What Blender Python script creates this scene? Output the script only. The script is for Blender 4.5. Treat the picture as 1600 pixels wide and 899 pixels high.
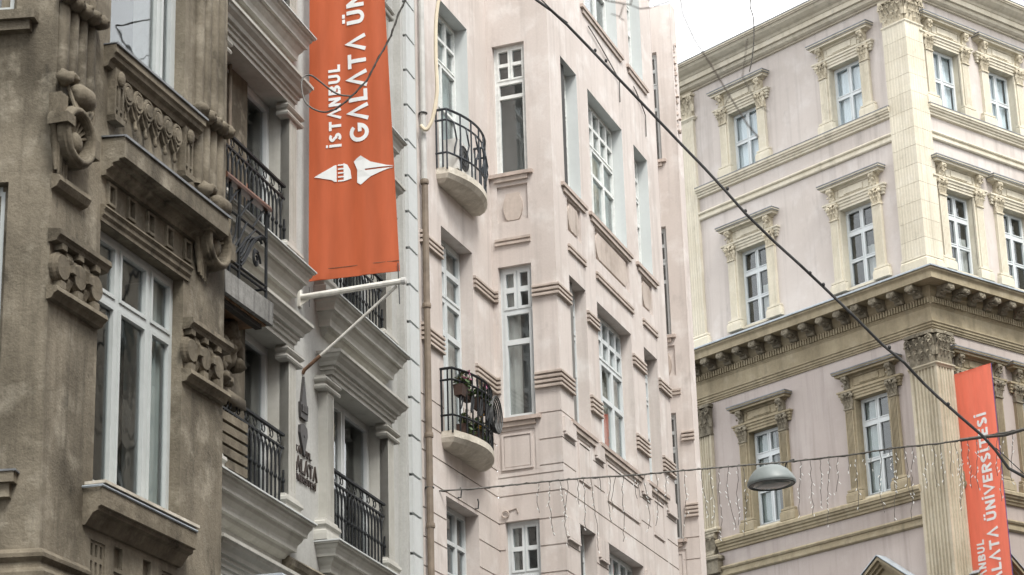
import bpy, bmesh, math, random
from mathutils import Matrix, Vector, noise
R = math.radians
SC = bpy.context.scene
COL = SC.collection
for o in list(bpy.data.objects): bpy.data.objects.remove(o)

# ---------------------------------------------------------------- camera, sky, sun, exposure
FPX, PITCH, ROLL = 3660.6, R(19.28), R(-1.746)
CAM = Vector((0, 0, 1.7))
FW = Vector((0, math.cos(PITCH), math.sin(PITCH)))
_r, _u = Vector((1, 0, 0)), Vector((0, -math.sin(PITCH), math.cos(PITCH)))
RT = math.cos(ROLL) * _r + math.sin(ROLL) * _u
UP = -math.sin(ROLL) * _r + math.cos(ROLL) * _u
cam = bpy.data.cameras.new('camera')
cam.sensor_width = 36.0
cam.lens = FPX / 1600 * 36.0
cam.clip_start, cam.clip_end = 0.5, 3000
cam.dof.use_dof = True
cam.dof.focus_distance = 40.0
cam.dof.aperture_fstop = 5.6
camo = bpy.data.objects.new('camera', cam)
COL.objects.link(camo)
camo.matrix_world = Matrix(((RT.x, UP.x, -FW.x, CAM.x), (RT.y, UP.y, -FW.y, CAM.y), (RT.z, UP.z, -FW.z, CAM.z), (0, 0, 0, 1)))
SC.camera = camo

SUN_EL, SUN_AZ = R(56), R(150)            # high behind the viewer's right shoulder, softened by cloud
w = bpy.data.worlds.new('World'); SC.world = w; w.use_nodes = True
nt = w.node_tree; nt.nodes.clear()
sky = nt.nodes.new('ShaderNodeTexSky'); sky.sky_type = 'NISHITA'; sky.sun_disc = False
sky.sun_elevation = SUN_EL; sky.sun_rotation = SUN_AZ
sky.air_density = 1.0; sky.dust_density = 4.0; sky.ozone_density = 1.0
hs = nt.nodes.new('ShaderNodeHueSaturation'); hs.inputs['Saturation'].default_value = 0.22
mx = nt.nodes.new('ShaderNodeMix'); mx.data_type = 'RGBA'; mx.inputs[0].default_value = 0.68
mx.inputs[7].default_value = (14.2, 14.3, 14.5, 1)       # even cloud cover
bg = nt.nodes.new('ShaderNodeBackground'); bg.inputs['Strength'].default_value = 0.080
ow = nt.nodes.new('ShaderNodeOutputWorld')
nt.links.new(sky.outputs[0], hs.inputs['Color']); nt.links.new(hs.outputs[0], mx.inputs[6])
nt.links.new(mx.outputs[2], bg.inputs['Color']); nt.links.new(bg.outputs[0], ow.inputs['Surface'])
sun = bpy.data.lights.new('sun', 'SUN'); sun.energy = 1.5; sun.angle = R(18); sun.color = (1.0, 0.96, 0.9)
suno = bpy.data.objects.new('sun', sun); COL.objects.link(suno)
_d = Vector((math.sin(SUN_AZ) * math.cos(SUN_EL), math.cos(SUN_AZ) * math.cos(SUN_EL), math.sin(SUN_EL)))
suno.rotation_euler = _d.to_track_quat('Z', 'Y').to_euler(); suno.location = (20, -20, 40)
SC.view_settings.view_transform = 'Standard'; SC.view_settings.look = 'None'
SC.view_settings.exposure = 1.40; SC.view_settings.gamma = 1.0; SC.view_settings.use_curve_mapping = False
SC.cycles.max_bounces = 6; SC.cycles.diffuse_bounces = 4; SC.cycles.transparent_max_bounces = 12
SC.cycles.use_denoising = True

# ---------------------------------------------------------------- materials
MATS = {}
def nodes(name):
    m = bpy.data.materials.new(name); m.use_nodes = True; t = m.node_tree
    b = t.nodes['Principled BSDF']; MATS[name] = m
    return m, t, b
def N(t, k, **kw):
    n = t.nodes.new(k)
    for a, v in kw.items(): setattr(n, a, v)
    return n
def noise_fac(t, pos, scale, vec=(1, 1, 1), detail=4, rough=0.6, lo=0.35, hi=0.65):
    mp = N(t, 'ShaderNodeMapping'); mp.inputs['Scale'].default_value = vec
    t.links.new(pos, mp.inputs['Vector'])
    n = N(t, 'ShaderNodeTexNoise'); n.inputs['Scale'].default_value = scale
    n.inputs['Detail'].default_value = detail; n.inputs['Roughness'].default_value = rough
    t.links.new(mp.outputs[0], n.inputs['Vector'])
    r = N(t, 'ShaderNodeMapRange'); r.inputs['From Min'].default_value = lo; r.inputs['From Max'].default_value = hi
    t.links.new(n.outputs['Fac'], r.inputs['Value'])
    return r.outputs['Result'], n.outputs['Fac']
def mixc(t, fac, a, b, mode='MIX', amt=None):
    m = N(t, 'ShaderNodeMix', data_type='RGBA', blend_type=mode)
    if amt is not None:
        k = N(t, 'ShaderNodeMath', operation='MULTIPLY'); k.inputs[1].default_value = amt
        t.links.new(fac, k.inputs[0]); fac = k.outputs[0]
    if isinstance(fac, (int, float)): m.inputs[0].default_value = fac
    else: t.links.new(fac, m.inputs[0])
    for i, c in ((6, a), (7, b)):
        if isinstance(c, tuple): m.inputs[i].default_value = (*c, 1)
        else: t.links.new(c, m.inputs[i])
    return m.outputs[2]
def wallmat(name, base, dirt, pale=None, dirt_amt=.35, streak=.3, pale_amt=.25, fine=.25, bump=.25, rough=.85,
            big=.5, fscale=14, streakvec=(5, 5, .22), objvar=.0, pits=0.0, blots=0.0):
    m, t, b = nodes(name)
    g = N(t, 'ShaderNodeNewGeometry'); pos = g.outputs['Position']
    f1, _ = noise_fac(t, pos, big, lo=.38, hi=.68, detail=6)
    f2, _ = noise_fac(t, pos, 1.0, vec=streakvec, lo=.5, hi=.78, detail=5)
    f3, raw3 = noise_fac(t, pos, fscale, lo=.25, hi=.75, detail=5, rough=.7)
    f4, _ = noise_fac(t, pos, big * 3.1, lo=.52, hi=.74, detail=5)
    c = mixc(t, f1, base, dirt, amt=dirt_amt)
    if pale: c = mixc(t, f4, c, pale, amt=pale_amt)
    c = mixc(t, f2, c, tuple(x * .55 for x in dirt), amt=streak)
    if blots:
        f5, _ = noise_fac(t, pos, 3.2, vec=(1, 1, .6), lo=.6, hi=.72, detail=6)
        c = mixc(t, f5, c, tuple(x * .3 for x in dirt), amt=blots)
    lo = tuple(1 - fine * .6 for _ in range(3))
    hi_ = tuple(1 + fine * .35 for _ in range(3))
    sp = mixc(t, f3, lo, hi_)
    c = mixc(t, 1.0, c, sp, mode='MULTIPLY')
    if objvar:
        oi = N(t, 'ShaderNodeObjectInfo'); mr = N(t, 'ShaderNodeMapRange')
        mr.inputs['To Min'].default_value = 1 - objvar; mr.inputs['To Max'].default_value = 1 + objvar * .5
        t.links.new(oi.outputs['Random'], mr.inputs['Value'])
        vm = N(t, 'ShaderNodeVectorMath', operation='SCALE'); t.links.new(c, vm.inputs[0]); t.links.new(mr.outputs[0], vm.inputs['Scale'])
        c = vm.outputs[0]
    t.links.new(c, b.inputs['Base Color']); b.inputs['Roughness'].default_value = rough
    b.inputs['Specular IOR Level'].default_value = .25
    h = raw3
    if pits:
        f6, r6 = noise_fac(t, pos, 42, detail=3)
        ad = N(t, 'ShaderNodeMath', operation='MULTIPLY_ADD'); ad.inputs[1].default_value = pits
        t.links.new(r6, ad.inputs[0]); t.links.new(raw3, ad.inputs[2]); h = ad.outputs[0]
    bp = N(t, 'ShaderNodeBump'); bp.inputs['Strength'].default_value = bump; bp.inputs['Distance'].default_value = .02
    t.links.new(h, bp.inputs['Height']); t.links.new(bp.outputs[0], b.inputs['Normal'])
    return m
def plain(name, col, rough=.5, metal=0, var=.12, spec=.4, scale=6, bump=0):
    m, t, b = nodes(name)
    g = N(t, 'ShaderNodeNewGeometry')
    f, raw = noise_fac(t, g.outputs['Position'], scale, lo=.3, hi=.7)
    c = mixc(t, f, tuple(x * (1 - var) for x in col), tuple(min(1, x * (1 + var)) for x in col))
    t.links.new(c, b.inputs['Base Color']); b.inputs['Roughness'].default_value = rough
    b.inputs['Metallic'].default_value = metal; b.inputs['Specular IOR Level'].default_value = spec
    if bump:
        bp = N(t, 'ShaderNodeBump'); bp.inputs['Strength'].default_value = bump; bp.inputs['Distance'].default_value = .01
        t.links.new(raw, bp.inputs['Height']); t.links.new(bp.outputs[0], b.inputs['Normal'])
    return m
def glassmat(name, tint=(.90, .92, .925), refl=1.0):
    m, t, b = nodes(name); t.nodes.remove(b)
    out = t.nodes['Material Output']
    g = N(t, 'ShaderNodeNewGeometry')
    _, raw = noise_fac(t, g.outputs['Position'], 1.7, detail=2)
    bp = N(t, 'ShaderNodeBump'); bp.inputs['Strength'].default_value = .05; bp.inputs['Distance'].default_value = .05
    t.links.new(raw, bp.inputs['Height'])
    dp = N(t, 'ShaderNodeVectorMath', operation='DOT_PRODUCT'); t.links.new(g.outputs['Normal'], dp.inputs[0]); t.links.new(g.outputs['Incoming'], dp.inputs[1])
    ab = N(t, 'ShaderNodeMath', operation='ABSOLUTE'); t.links.new(dp.outputs['Value'], ab.inputs[0])
    om = N(t, 'ShaderNodeMath', operation='SUBTRACT'); om.inputs[0].default_value = 1.0; t.links.new(ab.outputs[0], om.inputs[1])
    pw = N(t, 'ShaderNodeMath', operation='POWER'); pw.inputs[1].default_value = 4.6; t.links.new(om.outputs[0], pw.inputs[0])
    k = N(t, 'ShaderNodeMath', operation='MULTIPLY_ADD'); k.inputs[1].default_value = .9 * refl; k.inputs[2].default_value = .06 * refl; k.use_clamp = True
    t.links.new(pw.outputs[0], k.inputs[0])
    tr = N(t, 'ShaderNodeBsdfTransparent'); tr.inputs[0].default_value = (*tint, 1)
    gl = N(t, 'ShaderNodeBsdfGlossy'); gl.inputs['Roughness'].default_value = .02; gl.inputs['Color'].default_value = (.95, .97, .97, 1)
    t.links.new(bp.outputs[0], gl.inputs['Normal'])
    mxs = N(t, 'ShaderNodeMixShader')
    t.links.new(k.outputs[0], mxs.inputs[0]); t.links.new(tr.outputs[0], mxs.inputs[1]); t.links.new(gl.outputs[0], mxs.inputs[2])
    t.links.new(mxs.outputs[0], out.inputs['Surface'])
    return m
def clothmat(name, col, transl=.25, var=.06):
    m, t, b = nodes(name)
    out = t.nodes['Material Output']
    g = N(t, 'ShaderNodeNewGeometry')
    f, raw = noise_fac(t, g.outputs['Position'], 5, vec=(1, 1, .15), lo=.3, hi=.7)
    c = mixc(t, f, tuple(x * (1 - var) for x in col), tuple(min(1, x * (1 + var)) for x in col))
    t.links.new(c, b.inputs['Base Color']); b.inputs['Roughness'].default_value = .6
    b.inputs['Specular IOR Level'].default_value = .3
    tl = N(t, 'ShaderNodeBsdfTranslucent'); t.links.new(c, tl.inputs[0])
    mxs = N(t, 'ShaderNodeMixShader'); mxs.inputs[0].default_value = transl
    t.links.new(b.outputs[0], mxs.inputs[1]); t.links.new(tl.outputs[0], mxs.inputs[2])
    t.links.new(mxs.outputs[0], out.inputs['Surface'])
    return m

wallmat('stone', (.225, .198, .150), (.075, .064, .046), pale=(.35, .32, .255), dirt_amt=.95, streak=.8, pale_amt=.8, fine=.34, bump=.38, big=1.0, fscale=24, pits=.8, objvar=.08, blots=.7, streakvec=(4, 4, .3))
wallmat('stone_carved', (.185, .160, .118), (.062, .052, .037), pale=(.29, .26, .20), dirt_amt=.8, streak=.4, pale_amt=.55, fine=.4, bump=.4, big=1.8, fscale=20, pits=.8, objvar=.16, blots=.8)
wallmat('balcony_stone', (.25, .25, .238), (.04, .04, .038), pale=(.36, .36, .345), dirt_amt=.6, streak=.9, fine=.4, bump=.5, big=1.2, streakvec=(14, 14, .5))
wallmat('grey_stone', (.475, .48, .46), (.33, .33, .31), pale=(.56, .565, .55), dirt_amt=.6, streak=.4, fine=.22, bump=.2, big=.9, fscale=26, blots=.08)
wallmat('grey_trim', (.445, .44, .405), (.295, .285, .245), pale=(.53, .525, .485), dirt_amt=.55, streak=.35, fine=.12, bump=.12, big=1.3)
wallmat('white_block', (.55, .575, .57), (.4, .41, .40), dirt_amt=.4, streak=.3, fine=.1, bump=.1)
wallmat('pink_plaster', (.585, .533, .498), (.465, .412, .376), pale=(.69, .663, .635), dirt_amt=.6, streak=.45, pale_amt=.8, fine=.10, bump=.14, big=.6, fscale=30, blots=.18)
wallmat('pink_trim', (.50, .435, .385), (.29, .24, .20), pale=(.58, .535, .49), dirt_amt=.6, streak=.5, fine=.15, bump=.15, big=1.5, blots=.3)
wallmat('pink_sill', (.50, .42, .37), (.28, .235, .2), pale=(.62, .57, .52), dirt_amt=.6, streak=.3, fine=.3, bump=.3, big=2.5)
wallmat('pale_reveal', (.55, .58, .575), (.45, .47, .46), dirt_amt=.4, streak=.2, fine=.06, bump=.06)
wallmat('worn_slab', (.62, .58, .5), (.33, .30, .24), pale=(.74, .71, .64), dirt_amt=.6, streak=.35, pale_amt=.6, fine=.3, bump=.4, big=2.2, blots=.2)
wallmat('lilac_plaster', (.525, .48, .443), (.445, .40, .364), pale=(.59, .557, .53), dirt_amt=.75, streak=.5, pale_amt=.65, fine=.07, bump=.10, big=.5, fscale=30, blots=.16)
wallmat('lilac_lower', (.415, .364, .335), (.335, .29, .263), pale=(.47, .425, .40), dirt_amt=.75, streak=.5, pale_amt=.5, fine=.08, bump=.10, big=.4, fscale=30, blots=.08)  # pinker tone of the lower floors, with street canyon shade put into the colour
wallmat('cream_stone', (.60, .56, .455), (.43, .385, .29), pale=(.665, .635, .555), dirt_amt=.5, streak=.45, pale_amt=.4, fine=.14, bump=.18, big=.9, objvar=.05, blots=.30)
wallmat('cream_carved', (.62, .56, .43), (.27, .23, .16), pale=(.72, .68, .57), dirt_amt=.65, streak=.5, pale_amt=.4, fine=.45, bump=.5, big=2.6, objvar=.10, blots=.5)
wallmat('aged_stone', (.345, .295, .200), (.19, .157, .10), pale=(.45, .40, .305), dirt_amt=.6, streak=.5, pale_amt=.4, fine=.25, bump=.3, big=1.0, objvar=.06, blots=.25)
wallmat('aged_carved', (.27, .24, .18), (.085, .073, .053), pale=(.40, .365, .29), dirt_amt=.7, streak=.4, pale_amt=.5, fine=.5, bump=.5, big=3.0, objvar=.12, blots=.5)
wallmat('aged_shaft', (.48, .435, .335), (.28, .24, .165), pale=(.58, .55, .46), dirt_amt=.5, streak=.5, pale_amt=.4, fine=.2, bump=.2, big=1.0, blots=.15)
wallmat('asphalt', (.06, .06, .06), (.04, .04, .04), fine=.4)
wallmat('paving', (.22, .21, .2), (.13, .125, .12), fine=.3)
wallmat('far_plaster', (.38, .34, .28), (.22, .19, .15), pale=(.46, .42, .36), fine=.2)
wallmat('far_brick', (.28, .17, .13), (.18, .12, .09), pale=(.35, .24, .19), fine=.3)
plain('white_frame', (.56, .595, .60), rough=.45, var=.05)
plain('grey_frame', (.43, .46, .455), rough=.45, var=.06)
plain('old_white_frame', (.66, .68, .66), rough=.6, var=.14, scale=12, bump=.2)
plain('metal_frame', (.55, .57, .57), rough=.4, var=.05)
plain('iron', (.014, .016, .018), rough=.65, var=.3, spec=.25, scale=20)
plain('blue_iron', (.030, .036, .044), rough=.5, var=.3, spec=.5, scale=20)
plain('lead', (.34, .38, .41), rough=.5, metal=.3, var=.2)
plain('dark_lead', (.16, .17, .18), rough=.55, var=.3)
plain('wood_rail', (.10, .048, .03), rough=.4, var=.3)
plain('old_board', (.15, .085, .04), rough=.8, var=.5, scale=9)
plain('dark_board', (.03, .026, .022), rough=.9, var=.4)  # near-black tone for the strip under the balcony boards
plain('white_pipe', (.62, .61, .56), rough=.5, var=.2, scale=9)
plain('rust', (.13, .075, .045), rough=.8, var=.45, scale=18)
plain('brown_pipe', (.185, .148, .112), rough=.6, var=.25, scale=5)
plain('grey_pipe', (.46, .46, .44), rough=.5, var=.15, scale=5)
plain('hose', (.60, .53, .40), rough=.6, var=.1)
plain('black_cable', (.018, .018, .018), rough=.6, var=.3)
plain('wire', (.085, .08, .07), rough=.6, var=.4, scale=30)
plain('bulb_white', (.75, .76, .74), rough=.3, var=.1)
plain('sign_bronze', (.028, .018, .013), rough=.5, metal=0, var=.4, scale=25)
plain('sign_grey', (.045, .043, .042), rough=.5, metal=0, var=.3, scale=25)
plain('lamp_shell', (.16, .182, .178), rough=.45, var=.12, scale=5)
plain('lamp_glass', (.10, .12, .115), rough=.12, var=.2, spec=.6)
plain('dark_metal', (.04, .042, .042), rough=.5, var=.3)
plain('room', (.16, .155, .145), rough=.9, var=.2, scale=1.5)
plain('dark_room', (.06, .06, .058), rough=.9, var=.3, scale=1.5)
plain('curtain', (.48, .48, .45), rough=.9, var=.12, scale=3)
plain('blue_blind', (.70, .765, .80), rough=.9, var=.05, scale=2)
plain('green_blind', (.36, .41, .40), rough=.9, var=.1, scale=2)
plain('cream_curtain', (.58, .52, .33), rough=.9, var=.1, scale=3)
plain('ac_white', (.6, .6, .57), rough=.5, var=.08)
plain('terracotta', (.055, .032, .024), rough=.8, var=.25)
plain('leaf', (.062, .105, .035), rough=.6, var=.5, scale=30)
plain('leaf_dry', (.13, .12, .06), rough=.7, var=.4, scale=30)
plain('petal_pink', (.52, .17, .30), rough=.6, var=.3, scale=40)
plain('petal_yellow', (.7, .45, .06), rough=.6, var=.2, scale=40)
plain('petal_white', (.7, .66, .64), rough=.6, var=.1, scale=40)
plain('bark', (.10, .085, .07), rough=.9, var=.3)
plain('brick_red', (.27, .115, .075), rough=.9, var=.3, scale=9)
clothmat('banner_orange', (.52, .125, .050), transl=.22, var=.12)
clothmat('banner_orange_lit', (.90, .29, .19), transl=.42, var=.08)  # same orange cloth, its colour lightened to carry the stronger light and backlight
plain('print_white', (.70, .72, .71), rough=.6, var=.03)
plain('purple_edge', (.10, .06, .22), rough=.6, var=.1)
glassmat('glass'); glassmat('glass_soft', refl=.6)
# ---------------------------------------------------------------- mesh helpers.  Facade space: u right, o outward, z up -> local (u, -o, z)
class MB:
    def __init__(s): s.v = []; s.f = []
    def add(s, pts, faces):
        n = len(s.v); s.v += [(p[0], -p[1], p[2]) for p in pts]; s.f += [tuple(i + n for i in f) for f in faces]; return s
    def quad(s, a, b, c, d): return s.add([a, b, c, d], [(0, 1, 2, 3)])
    def box(s, u0, u1, o0, o1, z0, z1):
        return s.add([(u0, o0, z0), (u1, o0, z0), (u1, o1, z0), (u0, o1, z0), (u0, o0, z1), (u1, o0, z1), (u1, o1, z1), (u0, o1, z1)],
                     [(0, 1, 2, 3), (4, 7, 6, 5), (0, 4, 5, 1), (1, 5, 6, 2), (2, 6, 7, 3), (3, 7, 4, 0)])
    def extr(s, poly, o0, o1):                    # polygon in (u, z) extruded in o
        n = len(poly)
        return s.add([(u, o0, z) for u, z in poly] + [(u, o1, z) for u, z in poly],
                     [tuple(range(n)), tuple(range(2 * n - 1, n - 1, -1))] + [(i, (i + 1) % n, n + (i + 1) % n, n + i) for i in range(n)])
    def side(s, poly, u0, u1):                    # polygon in (o, z) extruded in u
        n = len(poly)
        return s.add([(u0, o, z) for o, z in poly] + [(u1, o, z) for o, z in poly],
                     [tuple(range(n)), tuple(range(2 * n - 1, n - 1, -1))] + [(i, (i + 1) % n, n + (i + 1) % n, n + i) for i in range(n)])
    def plan(s, poly, z0, z1):                    # polygon in (u, o) extruded in z
        n = len(poly)
        return s.add([(u, o, z0) for u, o in poly] + [(u, o, z1) for u, o in poly],
                     [tuple(range(n)), tuple(range(2 * n - 1, n - 1, -1))] + [(i, (i + 1) % n, n + (i + 1) % n, n + i) for i in range(n)])
    def ret(s, u0, u1, prof):                     # moulding with mitred returns; prof from top to bottom, (o, z)
        pts = []; n = len(prof)
        for o, z in prof: pts += [(u0 - o, 0, z), (u0 - o, o, z), (u1 + o, o, z), (u1 + o, 0, z)]
        fs = []
        for i in range(n - 1):
            for k in range(3): fs.append((4 * i + k, 4 * i + k + 1, 4 * i + 5 + k, 4 * i + 4 + k))
        fs += [(0, 3, 2, 1), (4 * n - 4, 4 * n - 3, 4 * n - 2, 4 * n - 1)]
        return s.add(pts, fs)
    def sweep(s, path, prof, caps=True):          # path in (u, o) plan, outward on its right when walked with u; prof (o, z) top to bottom
        P = [Vector((a, b)) for a, b in path]; n = len(P); m = []
        for i in range(n):
            ns = []
            if i > 0: d = (P[i] - P[i - 1]).normalized(); ns.append(Vector((-d.y, d.x)))
            if i < n - 1: d = (P[i + 1] - P[i]).normalized(); ns.append(Vector((-d.y, d.x)))
            if len(ns) == 2: m.append((ns[0] + ns[1]) / (1 + ns[0].dot(ns[1])))
            else: m.append(ns[0])
        k = len(prof); pts = []
        for i in range(n):
            for o, z in prof: q = P[i] + m[i] * o; pts.append((q.x, q.y, z))
        fs = [(i * k + j, i * k + j + 1, (i + 1) * k + j + 1, (i + 1) * k + j) for i in range(n - 1) for j in range(k - 1)]
        s.add(pts, fs)
        if caps:
            for i in (0, n - 1):
                q = [(P[i] + m[i] * o, z) for o, z in prof]
                pp = [(a.x, a.y, z) for a, z in q] + [(P[i].x, P[i].y, prof[-1][1]), (P[i].x, P[i].y, prof[0][1])]
                s.add(pp, [tuple(range(len(pp)))])
        return s
    def tube(s, pts, r, n=6, taper=None):
        P = [Vector(p) for p in pts]; k = len(P); out = []; prev = None
        for i in range(k):
            d = (P[min(i + 1, k - 1)] - P[max(i - 1, 0)])
            d = d.normalized() if d.length > 1e-9 else Vector((0, 0, 1))
            if prev is None:
                a = Vector((0, 0, 1)) if abs(d.z) < .9 else Vector((1, 0, 0)); x = d.cross(a).normalized()
            else: x = (prev - d * prev.dot(d)).normalized()
            prev = x; y = d.cross(x); rr = r if taper is None else r * taper[i]
            for j in range(n):
                t = 2 * math.pi * j / n; q = P[i] + (x * math.cos(t) + y * math.sin(t)) * rr; out.append(tuple(q))
        fs = [(i * n + j, i * n + (j + 1) % n, (i + 1) * n + (j + 1) % n, (i + 1) * n + j) for i in range(k - 1) for j in range(n)]
        fs += [tuple(range(n)), tuple(range(k * n - 1, (k - 1) * n - 1, -1))]
        return s.add(out, fs)
    def lathe(s, c, prof, axis='z', n=16):        # prof (r, h) along axis
        pts = []
        for r, h in prof:
            for j in range(n):
                t = 2 * math.pi * j / n; a, b = r * math.cos(t), r * math.sin(t)
                q = {'z': (a, b, h), 'o': (a, h, b), 'u': (h, a, b)}[axis]
                pts.append((c[0] + q[0], c[1] + q[1], c[2] + q[2]))
        k = len(prof)
        fs = [(i * n + j, i * n + (j + 1) % n, (i + 1) * n + (j + 1) % n, (i + 1) * n + j) for i in range(k - 1) for j in range(n)]
        fs += [tuple(range(n)), tuple(range(k * n - 1, (k - 1) * n - 1, -1))]
        return s.add(pts, fs)
    def blob(s, c, r, nu=8, nv=6, lump=.0, seed=0):
        pts = []; rx, ro, rz = r
        for i in range(nv + 1):
            ph = math.pi * i / nv
            for j in range(nu):
                th = 2 * math.pi * j / nu
                d = Vector((math.sin(ph) * math.cos(th), math.sin(ph) * math.sin(th), math.cos(ph)))
                k = 1 + lump * noise.noise(d * 1.9 + Vector((seed * 3.1, seed * 1.7, 0)))
                pts.append((c[0] + d.x * rx * k, c[1] + d.y * ro * k, c[2] + d.z * rz * k))
        fs = [(i * nu + j, i * nu + (j + 1) % nu, (i + 1) * nu + (j + 1) % nu, (i + 1) * nu + j) for i in range(nv) for j in range(nu)]
        return s.add(pts, fs)
    def torus(s, c, RR, r, n=24, m=8, a0=0, a1=360, axis='o', oval=1.0):
        pts = []; full = abs(a1 - a0) >= 360; k = n if full else n + 1
        for i in range(k):
            t = R(a0 + (a1 - a0) * i / n)
            for j in range(m):
                p = 2 * math.pi * j / m; rr = RR + r * math.cos(p)
                a, b, h = rr * math.cos(t), rr * math.sin(t) * oval, r * math.sin(p)
                pts.append((c[0] + a, c[1] + h, c[2] + b) if axis == 'o' else (c[0] + a, c[1] + b, c[2] + h))
        fs = [(i * m + j, i * m + (j + 1) % m, ((i + 1) % k) * m + (j + 1) % m, ((i + 1) % k) * m + j) for i in range(n if full else n) for j in range(m) if full or i < n]
        return s.add(pts, fs)
    def leaf(s, u, o, z, wd, h, curl=.06, lean=0.0, back=.012):   # an acanthus-like leaf that curls outward at its tip
        rows = [(0, .75, .0), (.3, 1.0, .012), (.6, .95, .022), (.82, .7, curl * .6), (.97, .5, curl), (.90, .28, curl * 1.35), (.78, .12, curl * 1.45)]
        pts = []
        for t, ww, oo in rows:
            x = u + lean * t
            pts += [(x - wd * ww / 2, o + oo - back, z + h * t), (x - wd * ww * .22, o + oo + .006, z + h * t * 1.0), (x, o + oo + .02, z + h * t), (x + wd * ww * .22, o + oo + .006, z + h * t), (x + wd * ww / 2, o + oo - back, z + h * t)]
        n = len(rows)
        return s.add(pts, [(i * 5 + j, i * 5 + j + 1, (i + 1) * 5 + j + 1, (i + 1) * 5 + j) for i in range(n - 1) for j in range(4)])
    def ribbon(s, pts, wd, o0, o1, closed=False):  # flat stroke in (u, z) with width, extruded from o0 to o1
        P = [Vector(p) for p in pts]; k = len(P); L = []; Q = []
        for i in range(k):
            a = P[i - 1] if (i > 0 or closed) else None; b = P[(i + 1) % k] if (i < k - 1 or closed) else None
            d0 = (P[i] - a).normalized() if a is not None else (b - P[i]).normalized()
            d1 = (b - P[i]).normalized() if b is not None else d0
            n0, n1 = Vector((-d0.y, d0.x)), Vector((-d1.y, d1.x)); m = (n0 + n1) / max(.35, 1 + n0.dot(n1))
            L.append(P[i] + m * wd / 2); Q.append(P[i] - m * wd / 2)
        for i in range(k if closed else k - 1):
            j = (i + 1) % k
            s.extr([tuple(L[i]), tuple(Q[i]), tuple(Q[j]), tuple(L[j])], o0, o1)
        return s
    def wall(s, u0, u1, z0, z1, rects, base=0.0, thick=None, holeside=None):
        """Relief wall made of cells; rects (u0, u1, z0, z1, o) later ones win, o None is an opening."""
        us = {u0, u1}; zs = {z0, z1}
        for r in rects:
            us |= {min(max(x, u0), u1) for x in r[:2]}; zs |= {min(max(x, z0), z1) for x in r[2:4]}
        us = sorted(us); zs = sorted(zs)
        us = [x for i, x in enumerate(us) if i == 0 or x - us[i - 1] > 1e-5]; zs = [x for i, x in enumerate(zs) if i == 0 or x - zs[i - 1] > 1e-5]
        nu, nz = len(us) - 1, len(zs) - 1
        g = [[base] * nz for _ in range(nu)]
        import bisect
        for r in rects:
            i0 = bisect.bisect_left(us, max(r[0], u0) - 1e-5); i1 = bisect.bisect_left(us, min(r[1], u1) - 1e-5)
            j0 = bisect.bisect_left(zs, max(r[2], z0) - 1e-5); j1 = bisect.bisect_left(zs, min(r[3], z1) - 1e-5)
            for i in range(i0, min(i1, nu)):
                for j in range(j0, min(j1, nz)): g[i][j] = r[4]
        for i in range(nu):                       # front faces, merged up each column
            j = 0
            while j < nz:
                k = j
                while k + 1 < nz and g[i][k + 1] == g[i][j]: k += 1
                if g[i][j] is not None:
                    o = g[i][j]; s.quad((us[i], o, zs[j]), (us[i + 1], o, zs[j]), (us[i + 1], o, zs[k + 1]), (us[i], o, zs[k + 1]))
                j = k + 1
        H = lambda x: x if x is not None else holeside
        for i in range(nu + 1):
            for j in range(nz):
                a = g[i - 1][j] if i > 0 else thick; b = g[i][j] if i < nu else thick
                if i in (0, nu) and thick is None: continue
                if a == b: continue
                ha, hb = H(a), H(b)
                if ha is None or hb is None: continue
                s.quad((us[i], ha, zs[j]), (us[i], hb, zs[j]), (us[i], hb, zs[j + 1]), (us[i], ha, zs[j + 1]))
        for j in range(nz + 1):
            for i in range(nu):
                a = g[i][j - 1] if j > 0 else thick; b = g[i][j] if j < nz else thick
                if j in (0, nz) and thick is None: continue
                if a == b: continue
                ha, hb = H(a), H(b)
                if ha is None or hb is None: continue
                s.quad((us[i], ha, zs[j]), (us[i + 1], ha, zs[j]), (us[i + 1], hb, zs[j]), (us[i], hb, zs[j]))
        return s
    def jit(s, amt, freq=6.0, seed=0, start=0):
        sd = Vector((seed * 7.3, seed * 3.7, seed * 1.9)); out = s.v[:start]
        for p in s.v[start:]:
            q = Vector(p); out.append(tuple(q + noise.noise_vector(q * freq + sd) * amt))
        s.v = out; return s
    def mesh(s, name, smooth=False):
        m = bpy.data.meshes.new(name); m.from_pydata(s.v, [], s.f); m.update()
        if smooth:
            for p in m.polygons: p.use_smooth = True
        return m

def obj(name, mesh, mat, parent=None, M=None, smooth=False, **props):
    if isinstance(mesh, MB): mesh = mesh.mesh(name, smooth)
    if mat and not mesh.materials: mesh.materials.append(MATS[mat])
    o = bpy.data.objects.new(name, mesh); COL.objects.link(o)
    if parent is not None: o.parent = parent
    if M is not None:
        if parent is None: o.matrix_world = M
        else: o.matrix_local = M
    for k, v in props.items(): o[k] = v
    return o
def thing(name, label, cat, M, group=None):
    o = bpy.data.objects.new(name, None); COL.objects.link(o); o.matrix_world = M; o.empty_display_size = .3
    o['label'] = label; o['category'] = cat
    if group: o['group'] = group
    return o
def tag(o, label, cat, group=None):
    o['label'] = label; o['category'] = cat
    if group: o['group'] = group
    return o
def T(u=0, o=0, z=0): return Matrix.Translation((u, -o, z))
def RZ(a): return Matrix.Rotation(R(a), 4, 'Z')

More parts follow.
